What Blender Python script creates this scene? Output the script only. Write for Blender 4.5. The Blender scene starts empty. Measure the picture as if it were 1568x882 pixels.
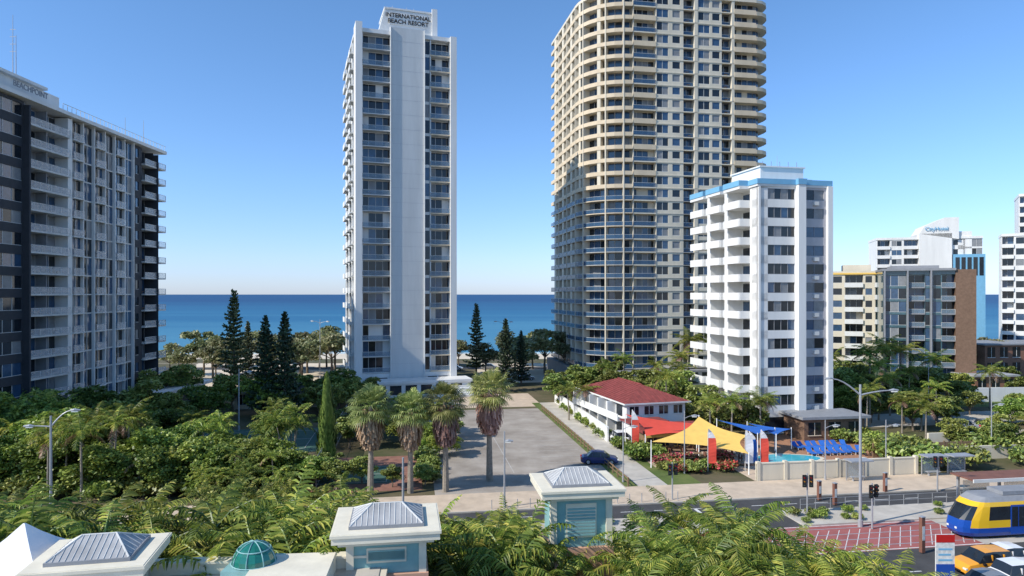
import bpy, math, random
import numpy as np
from mathutils import Vector
random.seed(7); rng=np.random.default_rng(7)
S=bpy.context.scene
# ------------------------------------------------------------ materials
def nodes(name):
    m=bpy.data.materials.new(name); m.use_nodes=True
    nt=m.node_tree; b=nt.nodes['Principled BSDF']; return m,nt,b
def mat(name,c,rough=.7,var=.15,scale=1.2,spec=.3,metal=0,bump=0.0,c2=None,streak=False,detail=6):
    m,nt,b=nodes(name); N=nt.nodes; L=nt.links
    b.inputs['Roughness'].default_value=rough; b.inputs['Specular IOR Level'].default_value=spec
    b.inputs['Metallic'].default_value=metal
    tc=N.new('ShaderNodeTexCoord'); no=N.new('ShaderNodeTexNoise'); no.inputs['Scale'].default_value=scale
    no.inputs['Detail'].default_value=detail; no.inputs['Roughness'].default_value=.65
    mp=N.new('ShaderNodeMapping'); L.new(tc.outputs['Object'],mp.inputs['Vector']); L.new(mp.outputs['Vector'],no.inputs['Vector'])
    if streak: mp.inputs['Scale'].default_value=(1,1,.12)
    r=N.new('ShaderNodeValToRGB'); L.new(no.outputs['Fac'],r.inputs['Fac'])
    if c2 is None:
        c2=[min(1,x*(1+var*.5)) for x in c]; c=[x*(1-var) for x in c]
    r.color_ramp.elements[0].position=.32; r.color_ramp.elements[1].position=.68
    r.color_ramp.elements[0].color=(*c,1); r.color_ramp.elements[1].color=(*c2,1)
    L.new(r.outputs['Color'],b.inputs['Base Color'])
    if bump:
        bu=N.new('ShaderNodeBump'); bu.inputs['Strength'].default_value=bump; bu.inputs['Distance'].default_value=.05
        n2=N.new('ShaderNodeTexNoise'); n2.inputs['Scale'].default_value=scale*12; L.new(tc.outputs['Object'],n2.inputs['Vector'])
        L.new(n2.outputs['Fac'],bu.inputs['Height']); L.new(bu.outputs['Normal'],b.inputs['Normal'])
    return m
def leafmat(name,cols,trans=.3):
    m,nt,b=nodes(name); N=nt.nodes; L=nt.links
    g=N.new('ShaderNodeNewGeometry'); r=N.new('ShaderNodeValToRGB'); oi=N.new('ShaderNodeObjectInfo')
    L.new(g.outputs['Random Per Island'],r.inputs['Fac'])
    e=r.color_ramp.elements
    e[0].color=(*cols[0],1); e[1].color=(*cols[-1],1)
    for i,c in enumerate(cols[1:-1]):
        x=e.new((i+1)/(len(cols)-1)); x.color=(*c,1)
    hs=N.new('ShaderNodeHueSaturation'); L.new(r.outputs['Color'],hs.inputs['Color']); hs.inputs['Saturation'].default_value=.93
    mr=N.new('ShaderNodeMapRange'); mr.inputs['To Min'].default_value=.65; mr.inputs['To Max'].default_value=1.4
    L.new(oi.outputs['Random'],mr.inputs['Value']); L.new(mr.outputs['Result'],hs.inputs['Value'])
    mh=N.new('ShaderNodeMapRange'); mh.inputs['To Min'].default_value=.465; mh.inputs['To Max'].default_value=.51
    mm=N.new('ShaderNodeMath'); mm.operation='FRACT'; m3=N.new('ShaderNodeMath'); m3.operation='MULTIPLY'; m3.inputs[1].default_value=7.3
    L.new(oi.outputs['Random'],m3.inputs[0]); L.new(m3.outputs[0],mm.inputs[0]); L.new(mm.outputs[0],mh.inputs['Value']); L.new(mh.outputs['Result'],hs.inputs['Hue'])
    b.inputs['Roughness'].default_value=.45; b.inputs['Specular IOR Level'].default_value=.4
    L.new(hs.outputs['Color'],b.inputs['Base Color'])
    if trans:
        t=N.new('ShaderNodeBsdfTranslucent'); L.new(hs.outputs['Color'],t.inputs['Color'])
        mx=N.new('ShaderNodeMixShader'); mx.inputs['Fac'].default_value=trans
        L.new(b.outputs[0],mx.inputs[1]); L.new(t.outputs[0],mx.inputs[2]); L.new(mx.outputs[0],N['Material Output'].inputs['Surface'])
    return m
def glassrail(name,c,a):
    m,nt,b=nodes(name); N=nt.nodes; L=nt.links
    b.inputs['Base Color'].default_value=(*c,1); b.inputs['Roughness'].default_value=.15
    t=N.new('ShaderNodeBsdfTransparent'); mx=N.new('ShaderNodeMixShader'); mx.inputs['Fac'].default_value=a
    L.new(t.outputs[0],mx.inputs[1]); L.new(b.outputs[0],mx.inputs[2]); L.new(mx.outputs[0],N['Material Output'].inputs['Surface'])
    return m
MT={}
def D(k,*a,**kw): MT[k]=mat(k,*a,**kw)
D('white_paint',(.76,.755,.73),var=.12,scale=.35,streak=True)
D('panel_white',(.62,.63,.62),var=.1,scale=.5,streak=True)
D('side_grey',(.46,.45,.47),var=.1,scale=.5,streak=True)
D('cream_paint',(.68,.56,.40),var=.14,scale=.3,streak=True)
D('cream_light',(.70,.63,.50),var=.12,scale=.4,streak=True)
D('cornice_cream',(.76,.70,.56),var=.12,scale=.9)
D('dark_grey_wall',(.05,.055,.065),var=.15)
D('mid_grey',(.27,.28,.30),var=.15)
D('dark_slab',(.2,.2,.21),var=.15)
D('lower_slab',(.42,.41,.38),var=.15)
D('brown_wall',(.2,.125,.085),var=.25,scale=2)
D('brick',(.3,.15,.1),var=.3,scale=3)
D('blue_band',(.18,.42,.62),var=.08)
D('slab_conc',(.62,.62,.60),var=.14,scale=.5)
D('window_dark',(.018,.024,.032),rough=.07,spec=.6,var=.3)
D('window_blue',(.04,.09,.17),rough=.07,spec=.8,var=.3)
D('window_curtain',(.25,.26,.27),rough=.3,var=.2)
D('window_teal',(.06,.13,.16),rough=.08,spec=.8,var=.3)
MT['railing_glass']=glassrail('railing_glass',(.25,.34,.42),.35)
MT['railing_blue']=glassrail('railing_blue',(.06,.13,.23),.6)
MT['railing_white']=glassrail('railing_white',(.75,.75,.76),.32)
D('asphalt',(.07,.07,.072),var=.25,scale=.5,rough=.9,bump=.2)
D('carpark',(.25,.215,.18),c2=(.43,.385,.335),scale=.2,rough=.9,bump=.2,detail=12)
D('paving',(.6,.48,.36),var=.18,scale=.7,rough=.85)
D('concrete',(.52,.48,.42),var=.2,scale=.5,rough=.85)
D('red_track',(.36,.12,.11),var=.2,scale=.6,rough=.9)
D('mark_white',(.7,.7,.68),var=.3,scale=3)
D('mark_faded',(.5,.48,.45),var=.3,scale=2)
D('court_green',(.06,.13,.10),var=.25)
D('court_red',(.30,.15,.11),var=.25)
D('grass',(.07,.12,.025),c2=(.17,.19,.06),scale=.4,rough=.95,bump=.5)
D('ground',(.06,.075,.025),c2=(.17,.13,.08),scale=.15,rough=.95,bump=.5)
D('sand',(.68,.58,.45),var=.12,scale=.1,rough=.95)
D('bark',(.2,.16,.12),var=.35,scale=3,rough=.95)
D('palm_bark',(.3,.26,.21),var=.35,scale=4,rough=.95)
D('roof_red',(.25,.06,.055),var=.3,scale=1.5,rough=.8)
D('roof_metal',(.40,.40,.40),rough=.5,var=.25,scale=.8)
D('teal',(.24,.44,.44),var=.15)
D('salmon',(.62,.36,.25),var=.12)
D('steel',(.42,.43,.45),rough=.4,metal=.3,var=.1)
D('black',(.02,.02,.022),rough=.5)
D('rust_post',(.22,.1,.07),var=.2)
D('sail_red',(.75,.09,.06),var=.08,rough=.8)
D('sail_yellow',(.85,.55,.14),var=.1,rough=.8)
D('sail_blue',(.03,.14,.5),var=.08,rough=.8)
D('sail_white',(.8,.8,.82),var=.05,rough=.8)
D('orange_deck',(.42,.22,.13),var=.25,scale=2)
D('wood',(.26,.17,.1),var=.25,scale=3)
D('car_white',(.8,.8,.8),rough=.2,spec=.6,var=.02)
D('car_blue',(.02,.04,.14),rough=.2,spec=.6,var=.02)
D('car_yellow',(.8,.35,.03),rough=.25,spec=.6,var=.02)
D('car_grey',(.2,.21,.22),rough=.25,spec=.6,var=.02)
D('tram_yellow',(.85,.5,.02),rough=.25,spec=.6,var=.02)
D('tram_blue',(.01,.07,.36),rough=.25,spec=.6,var=.02)
D('tyre',(.02,.02,.02),rough=.9)
D('lamp_glow',(.8,.8,.75),rough=.3,var=.02)
D('tail_red',(.5,.02,.02),rough=.3,var=.02)
D('pool_water',(.07,.5,.6),rough=.08,spec=.6,var=.1)
D('foam',(.3,.5,.55),c2=(.8,.82,.82),scale=.12,rough=.8)
MT['dome_glass']=mat('dome_glass',(.015,.17,.13),rough=.08,spec=.8,var=.2)
MT['leaf_ficus']=leafmat('leaf_ficus',[(.05,.10,.012),(.13,.22,.025),(.23,.33,.04),(.38,.46,.07)],.28)
MT['leaf_bush']=leafmat('leaf_bush',[(.06,.10,.018),(.14,.21,.03),(.25,.32,.055),(.38,.42,.1)],.15)
MT['leaf_coast']=leafmat('leaf_coast',[(.10,.13,.05),(.18,.22,.08),(.27,.29,.12),(.38,.36,.19)],.25)
MT['leaf_palm']=leafmat('leaf_palm',[(.05,.10,.012),(.14,.23,.022),(.28,.37,.04),(.58,.56,.09)],.38)
MT['leaf_fan']=leafmat('leaf_fan',[(.08,.12,.025),(.17,.23,.05),(.28,.33,.09),(.42,.45,.15)],.3)
MT['leaf_dead']=leafmat('leaf_dead',[(.18,.10,.05),(.36,.22,.12),(.5,.34,.2)],.15)
MT['leaf_pine']=leafmat('leaf_pine',[(.012,.03,.016),(.028,.06,.028),(.045,.08,.035),(.08,.12,.05)],0)
MT['leaf_pine_light']=leafmat('leaf_pine_light',[(.03,.055,.02),(.06,.1,.03),(.1,.14,.05),(.16,.19,.08)],0)
MT['leaf_cypress']=leafmat('leaf_cypress',[(.06,.11,.015),(.12,.2,.03),(.2,.28,.05)],0)
MT['leaf_flower']=leafmat('leaf_flower',[(.06,.12,.02),(.13,.2,.04),(.5,.04,.04),(.65,.1,.05)],0)
# sea
m,nt,b=nodes('sea_water'); N=nt.nodes; L=nt.links
b.inputs['Roughness'].default_value=.45; b.inputs['Specular IOR Level'].default_value=.12
tc=N.new('ShaderNodeTexCoord'); sp=N.new('ShaderNodeSeparateXYZ'); L.new(tc.outputs['Object'],sp.inputs[0])
mr=N.new('ShaderNodeMapRange'); mr.inputs['From Min'].default_value=250; mr.inputs['From Max'].default_value=2200
no=N.new('ShaderNodeTexNoise'); mp=N.new('ShaderNodeMapping'); mp.inputs['Scale'].default_value=(.0015,.008,1)
L.new(tc.outputs['Object'],mp.inputs[0]); L.new(mp.outputs[0],no.inputs['Vector']); no.inputs['Scale'].default_value=1; no.inputs['Detail'].default_value=8
ad=N.new('ShaderNodeMath'); ad.operation='MULTIPLY_ADD'; ad.inputs[1].default_value=1500; L.new(no.outputs['Fac'],ad.inputs[0]); L.new(sp.outputs['Y'],ad.inputs[2])
su=N.new('ShaderNodeMath'); su.operation='SUBTRACT'; su.inputs[1].default_value=700; L.new(ad.outputs[0],su.inputs[0])
L.new(su.outputs[0],mr.inputs['Value'])
r=N.new('ShaderNodeValToRGB'); L.new(mr.outputs[0],r.inputs['Fac'])
e=r.color_ramp.elements; e[0].color=(.06,.22,.33,1); e[1].color=(.005,.055,.155,1); x=e.new(.25); x.color=(.016,.13,.25,1)
L.new(r.outputs['Color'],b.inputs['Base Color'])
bu=N.new('ShaderNodeBump'); bu.inputs['Strength'].default_value=.6; bu.inputs['Distance'].default_value=.4
n2=N.new('ShaderNodeTexNoise'); mp2=N.new('ShaderNodeMapping'); mp2.inputs['Scale'].default_value=(.08,.25,1); L.new(tc.outputs['Object'],mp2.inputs[0]); L.new(mp2.outputs[0],n2.inputs['Vector'])
n2.inputs['Scale'].default_value=1; n2.inputs['Detail'].default_value=6; L.new(n2.outputs['Fac'],bu.inputs['Height']); L.new(bu.outputs[0],b.inputs['Normal'])
MT['sea_water']=m
# ------------------------------------------------------------ mesh builder
class MB:
    def __init__(s): s.p={}
    def add(s,part,V,Fc):
        v,f=s.p.setdefault(part,([],[])); n=len(v); v.extend(V); f.extend([tuple(i+n for i in q) for q in Fc])
    def bx(s,part,F,x0,x1,y0,y1,z0,z1):
        ox,oy,a=F
        c,sn=math.cos(a),math.sin(a)
        V=[(ox+x*c-y*sn,oy+x*sn+y*c,z) for z in (z0,z1) for x,y in ((x0,y0),(x1,y0),(x1,y1),(x0,y1))]
        s.add(part,V,[(3,2,1,0),(4,5,6,7),(0,1,5,4),(1,2,6,5),(2,3,7,6),(3,0,4,7)])
    def prism(s,part,pts,z0,z1):
        n=len(pts); V=[(x,y,z0) for x,y in pts]+[(x,y,z1) for x,y in pts]
        s.add(part,V,[tuple(range(n-1,-1,-1)),tuple(range(n,2*n))]+[(i,(i+1)%n,n+(i+1)%n,n+i) for i in range(n)])
    def tube(s,part,P,R,n=8):
        V=[];Fc=[]
        P=[Vector(p) for p in P]
        for i,p in enumerate(P):
            d=(P[min(i+1,len(P)-1)]-P[max(i-1,0)]).normalized()
            a=d.cross(Vector((0,0,1)) if abs(d.z)<.9 else Vector((1,0,0))).normalized(); b2=d.cross(a)
            for k in range(n):
                t=2*math.pi*k/n; q=p+(a*math.cos(t)+b2*math.sin(t))*R[i]; V.append(tuple(q))
        for i in range(len(P)-1):
            for k in range(n):
                k2=(k+1)%n; Fc.append((i*n+k,i*n+k2,(i+1)*n+k2,(i+1)*n+k))
        Fc.append(tuple(range(n))); Fc.append(tuple(range((len(P)-1)*n,len(P)*n)))
        s.add(part,V,Fc)
    def single(s,name,mats=None,loc=(0,0,0),rot=0):
        me=s.mesh(name,mats); return place(name,me,*loc,rot=rot)
    def mesh(s,name,mats=None):
        V=[];Fc=[];mi=[]
        me=bpy.data.meshes.new(name)
        for i,(k,(v,f)) in enumerate(s.p.items()):
            n=len(V); V.extend(v); Fc.extend([tuple(j+n for j in q) for q in f]); mi.extend([i]*len(f))
            me.materials.append(MT[(mats or {}).get(k,k)])
        me.from_pydata(V,[],Fc); me.polygons.foreach_set('material_index',mi); me.update(); return me
    def group(s,name,mats=None):
        e=bpy.data.objects.new(name,None); S.collection.objects.link(e)
        for k,(v,f) in s.p.items():
            me=bpy.data.meshes.new(k); me.from_pydata(v,[],f); me.materials.append(MT[(mats or {}).get(k,k)]); me.update()
            o=bpy.data.objects.new(k,me); S.collection.objects.link(o); o.parent=e
        return e
def place(name,me,x,y,z=0,rot=0,s=1,sz=None):
    o=bpy.data.objects.new(name,me); o.location=(x,y,z); o.rotation_euler=(0,0,rot); o.scale=(s,s,sz or s)
    S.collection.objects.link(o); return o
def text(body,size,loc,rot,mk,parent,name='lettering',ext=.03):
    c=bpy.data.curves.new(name,'FONT'); c.body=body; c.size=size; c.extrude=ext; c.align_x='CENTER'; c.offset=size*.012
    c.materials.append(MT[mk]); o=bpy.data.objects.new(name,c); o.location=loc; o.rotation_euler=rot; S.collection.objects.link(o)
    if parent: o.parent=parent
    return o
G0=math.radians(8.5); cg,sg=math.cos(G0),math.sin(G0)
def R(a,b): return (a*cg-b*sg, 64+a*sg+b*cg)
def toB(x,y): return -x*sg+(y-64)*cg
GF=(0.,64.,G0)
def sheet(name,mk,pts,z):
    me=bpy.data.meshes.new(name); me.from_pydata([(x,y,z) for x,y in pts],[],[tuple(range(len(pts)))]); me.materials.append(MT[mk]); me.update()
    return place(name,me,0,0)
def rsheet(name,mk,a0,a1,b0,b1,z): return sheet(name,mk,[R(a0,b0),R(a1,b0),R(a1,b1),R(a0,b1)],z)
# ------------------------------------------------------------ ground & sea
prof=[(-200,0),(60,0),(200,0),(225,-1),(262,-2.8),(300,-6),(25000,-40)]
xs=[-25000,-400,-100,0,100,400,25000]
V=[(x,y,z) for y,z in prof for x in xs]; n=len(xs)
Fc=[(i*n+j,i*n+j+1,(i+1)*n+j+1,(i+1)*n+j) for i in range(len(prof)-1) for j in range(n-1)]
me=bpy.data.meshes.new('ground'); me.from_pydata(V,[],Fc); me.materials.append(MT['ground']); place('ground',me,0,0)
me=bpy.data.meshes.new('beach'); me.from_pydata([(-600,196,.03),(600,196,.03),(600,225,-.95),(-600,225,-.95),(-600,262,-2.75),(600,262,-2.75)],[],[(0,1,2,3),(3,2,5,4)]); me.materials.append(MT['sand']); place('beach',me,0,0)
me=bpy.data.meshes.new('sea'); me.from_pydata([(-25000,255,-2.5),(25000,255,-2.5),(25000,24000,-2.5),(-25000,24000,-2.5)],[],[(0,1,2,3)]); me.materials.append(MT['sea_water']); place('sea',me,0,0)
V=[];Fc=[]
for i in range(121):
    x=-600+i*10; V+=[(x,257.5+2*math.sin(i*.7),-2.47),(x,262+2.5*math.sin(i*.5+1)+rng.random()*1.5,-2.47)]
    if i: Fc.append((2*i-2,2*i,2*i+1,2*i-1))
me=bpy.data.meshes.new('surf'); me.from_pydata(V,[],Fc); me.materials.append(MT['foam']); place('surf',me,0,0)
sheet('esplanade_road','asphalt',[(-300,176),(300,186),(300,192),(-300,182)],.02)
sheet('beach_path','sand',[(-78,146),(-40,150),(-42,196),(-90,196)],.012)
sheet('beach_path','sand',[(-8,152),(16,156),(22,196),(-10,196)],.012)
rsheet('park_lawn','grass',52,140,44,110,.012)
rsheet('car_yard','concrete',46,120,30,40,.014)
rsheet('forecourt','paving',-12,14,56,72,.014)
# street
rsheet('road','asphalt',-150,150,-5,-1,.02); 
rsheet('road','asphalt',20,150,-23,-15,.02)
B=MB(); B.bx('paving',GF,-150,150,-1,4.5,0,.14); B.bx('concrete',GF,-150,150,-1.15,-1.003,0,.145); B.single('footpath')
B=MB(); B.bx('concrete',GF,-150,16,-9,-5,0,.14); B.bx('concrete',GF,24,150,-9,-5,0,.14); B.single('median')
B=MB(); B.bx('paving',GF,20,150,-27,-23,0,.14); B.bx('paving',GF,-150,19.8,-16.6,-15.0,0,.14); B.single('footpath')
rsheet('crossing_pavement','asphalt',16,24,-9,-5,.024)
rsheet('tram_track','concrete',-150,16,-15,-9,.02); rsheet('tram_track','red_track',16,36,-15,-9,.02); rsheet('tram_track','concrete',36,150,-15,-9,.02)
B=MB()
for b in (-13.9,-12.5,-11.3,-9.9): B.bx('steel',GF,-150,150,b-.05,b+.05,.0,.034)
B.single('tram_rails')
B=MB()
for i in range(-45,45):
    B.bx('mark_white',GF,i*3.2,i*3.2+1.4,-3.05,-2.95,.015,.027)
    if i>6: B.bx('mark_white',GF,i*3.2,i*3.2+1.4,-19.06,-18.94,.015,.027)
B.bx('mark_white',GF,16.6,16.9,-4.9,-3.1,.015,.03)
B.bx('mark_white',GF,17,36,-14.9,-14.78,.01,.03); B.bx('mark_white',GF,17,36,-9.22,-9.1,.01,.03)
B.single('road_markings')
B=MB()
for k in range(20): B.bx('mark_white',(*R(17.5+k*.95,-14.4),G0+.9),0,5.2,-.03,.03,.01,.031)
B.single('hatched_marking')
rsheet('car_park','carpark',-7,12.6,4.5,54,.02)
rsheet('lane','concrete',14,17.2,4.5,60,.02); rsheet('verge','grass',12.6,14,4.5,60,.016); rsheet('verge','grass',17.2,21,4.5,22,.016)
B=MB()
for k in range(9): B.bx('mark_faded',GF,6.5,11.8,10+k*3.0,10.07+k*3.0,.01,.026)
B.bx('mark_faded',GF,-6,-5.9,6,50,.01,.026); B.bx('mark_faded',GF,2,2.08,12,46,.01,.026)
B.single('parking_lines')
rsheet('tennis_court','court_red',-23,-8.2,7,22,.02)
rsheet('tennis_court','court_green',-40,-20.5,26,42,.022)
rsheet('tennis_court','court_green',-21,-11,10,17.5,.028)
B=MB()
for a0,a1,b0,b1 in ((-20,-12,10.5,17.0),(-38,-23,28,40)):
    for a in (a0,a1): B.bx('mark_faded',GF,a,a+.07,b0,b1,.02,.04)
    for b in (b0,b1): B.bx('mark_faded',GF,a0,a1+.08,b,b+.07,.02,.042)
    B.bx('mark_faded',GF,a0,a1,(b0+b1)/2,(b0+b1)/2+.07,.02,.044)
B.single('court_lines')
# ------------------------------------------------------------ facade tools
def gl(k=0):
    r=random.random(); return 'window_dark' if r<.5-k else ('window_blue' if r<.82-k*.5 else 'window_curtain')
def win(B,F,x0,x1,z,h,dep,nw=2,sill=.9,head=.4,mg=.4,wall='wall',k=0,fr='frames'):
    B.bx(wall,F,x0,x1,.2,dep,z,z+h)
    B.bx(wall,F,x0,x1,0,.2,z,z+sill); B.bx(wall,F,x0,x1,0,.2,z+h-head,z+h)
    B.bx(wall,F,x0,x0+mg,0,.2,z+sill,z+h-head); B.bx(wall,F,x1-mg,x1,0,.2,z+sill,z+h-head)
    w=(x1-x0-2*mg)/nw
    for i in range(nw):
        a=x0+mg+i*w; B.bx(gl(k),F,a,a+w,.12,.198,z+sill,z+h-head)
        if i: B.bx(fr,F,a-.035,a+.035,.07,.12,z+sill,z+h-head)
    B.bx(fr,F,x0+mg,x1-mg,.03,.11,z+sill,z+sill+.06)
def balc(B,F,x0,x1,z,h,dep,rail='glass',wall='wall',slab='slabs',nw=None,out=.15,div=True,k=0,rl='railing',st=.13,posts=True):
    B.bx(slab,F,x0,x1,-out,dep,z-st,z+.13)
    nw=nw or max(2,int((x1-x0)/1.3)); w=(x1-x0)/nw
    for i in range(nw):
        a=x0+i*w
        if random.random()<.08: B.bx(wall,F,a,a+w,dep-.06,dep-.002,z+.13,z+h-.13)
        else: B.bx(gl(k),F,a+.04,a+w-.04,dep-.06,dep-.002,z+.13,z+h-.25); B.bx('frames',F,a-.04,a+.04,dep-.1,dep-.003,z+.13,z+h-.25)
    B.bx(wall,F,x0,x1,dep-.1,dep-.003,z+h-.25,z+h-.13)
    if div:
        B.bx(wall,F,x0,x0+.18,.02,dep-.1,z+.13,z+h-.13)
    if rail=='solid': B.bx('balustrade',F,x0,x1,-out-.02,-out+.1,z-.16,z+.95)
    elif rail=='glass':
        B.bx(rl,F,x0,x1,-out+.03,-out+.06,z+.15,z+1.0); B.bx('frames',F,x0,x1,-out+.01,-out+.08,z+1.0,z+1.06)
        n=max(1,int((x1-x0)/2)) if posts else 0
        for i in range(n+1 if n else 0):
            a=x0+(x1-x0-.05)*i/n; B.bx('frames',F,a,a+.05,-out+.0,-out+.09,z+.13,z+1.0)
    if random.random()<.35:
        a=x0+.5+random.random()*max(.1,x1-x0-1.6); B.bx('furniture',F,a,a+.8,.4,.95,z+.5,z+.58); B.bx('furniture',F,a+.3,a+.5,.6,.75,z+.13,z+.5)
# ---- central tower
def central():
    B=MB(); a=math.radians(18); F=(-31.,135.,a); W,Dp,H=20.4,25.,72.6; n=21; z0=4.2; h=(H-z0-.6)/n; dep=1.5
    B.bx('core',F,.6,W-.6,dep,Dp-.3,0,H)
    for i in range(n):
        z=z0+i*h
        balc(B,F,1.3,7.0,z,h,dep,'glass',nw=4,rl='railing',st=.05,posts=False,k=-.1)
        balc(B,F,15.0,19.1,z,h,dep,'glass',nw=3,st=.1,posts=False,k=-.15)
        B.bx('beige',F,15.0,19.1,-.17,-.15,z-.1,z+.13)
        B.bx(gl(-.2),F,13.95,14.9,.5,.7,z+.3,z+h-.3); B.bx('wall',F,13.7,15.0,.7,dep,z,z+h); B.bx('wall',F,13.7,15.,.45,.7,z-.3,z+.3)
    B.bx('wall',F,0,1.3,-.7,dep+2,0,H+1.2)
    B.bx('wall',F,19.1,W,-.7,dep+2,0,H+.3)
    B.bx('panel',F,7.0,13.7,-.25,dep,0,H+1.0)
    for k in range(24): B.bx('joint',F,7.0,13.7,-.262,-.25,3+k*2.95,3.03+k*2.95)
    B.bx('wall',F,6.85,7.0,-.55,0.4,0,H+1.0); B.bx('wall',F,13.7,13.85,-.55,.4,0,H+1.)
    for x0,x1 in ((1.3,6.85),(13.85,19.1)): B.bx('wall',F,x0,x1,-.1,dep,H-.6,H+.2)
    Ls=(F[0]-Dp*math.sin(a),F[1]+Dp*math.cos(a),a-math.pi/2)
    for i in range(n):
        z=z0+i*h
        for x0,x1,t in ((0,3,'w'),(3,8,'b'),(8,11,'w'),(11,16,'b'),(16,18.5,'w'),(18.5,Dp-3.5,'b')):
            if t=='w': win(B,Ls,x0,x1,z,h,.6,1,mg=.7)
            else: balc(B,Ls,x0,x1,z,h,.6,'solid',out=.8)
    B.bx('wall',Ls,0,Dp-3.5,0,.6,0,z0); B.bx('wall',Ls,0,Dp-3.5,-.1,.6,H-.6,H)
    c,s=math.cos(a),math.sin(a); Rs=(F[0]+W*c,F[1]+W*s,a+math.pi/2)
    for i in range(n):
        win(B,Rs,3.5,9,z0+i*h,h,.6,2); win(B,Rs,9,Dp,z0+i*h,h,.6,4)
    B.bx('wall',F,1.3,6.85,-.1,dep,0,4.07); B.bx('wall',F,13.85,19.1,-.1,dep,0,4.07)
    for x0,x1 in ((2,4),(4.3,6.3),(14.5,16.4),(16.7,18.6)): B.bx('window_dark',F,x0,x1,-.16,-.1,.3,3.2)
    B.bx('podium',F,2,22,-6,-.8,0,2.6); B.bx('podium',F,1.7,22.3,-6.3,-.72,2.6,3.1); 
    for x in range(3,21,3): B.bx('window_dark',F,x,x+2.2,-6.06,-6,.5,2.3)
    for k in range(5): B.bx('podium',F,14,22,-9+k*.6,-8.4+k*.6,0,.3+.4*k)
    B.bx('podium',F,-4,2,-4,1,0,2.4); B.bx('blue_awning',F,-4.3,-.2,-5.5,-4.1,2.3,2.5)
    B.bx('wall',F,6.2,16.6,2.5,11,H,H+5.6)
    c_=[(4.6,H),(6.2,H),(6.2,H+5.6)]
    V=[];
    for y in (2.5,11):
        for x,z in c_: V.append((F[0]+x*c-y*s,F[1]+x*s+y*c,z))
    B.add('wall',V,[(0,1,2),(5,4,3),(0,2,5,3)])
    B.bx('roof_trim',F,6.,16.8,2.3,11.2,H+5.6,H+5.95)
    B.bx('wall',F,15.8,16.9,2.0,2.5,H,H+6.6)
    B.bx('roof_trim',F,7.,14.8,2.38,2.5,H+2.6,H+5.4)
    for x in (8,11,12.5): B.tube('mast',[(F[0]+x*c-5*s,F[1]+x*s+5*c,H+5.9),(F[0]+x*c-5*s,F[1]+x*s+5*c,H+7.4)],[.05,.03])
    e=B.group('hotel_tower',{'core':'white_paint','wall':'white_paint','panel':'panel_white','joint':'side_grey','slabs':'slab_conc','beige':'cream_paint','railing':'railing_glass','frames':'slab_conc','balustrade':'white_paint','podium':'white_paint','blue_awning':'sail_blue','roof_trim':'white_paint','mast':'steel','furniture':'wood'})
    x,y=10.9,2.3
    for t,zz in (('INTERNATIONAL',H+4.05),('BEACH RESORT',H+2.85)):
        text(t,1.2,(F[0]+x*c-y*s,F[1]+x*s+y*c,zz),(math.pi/2,0,a),'black',e)
central()
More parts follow.
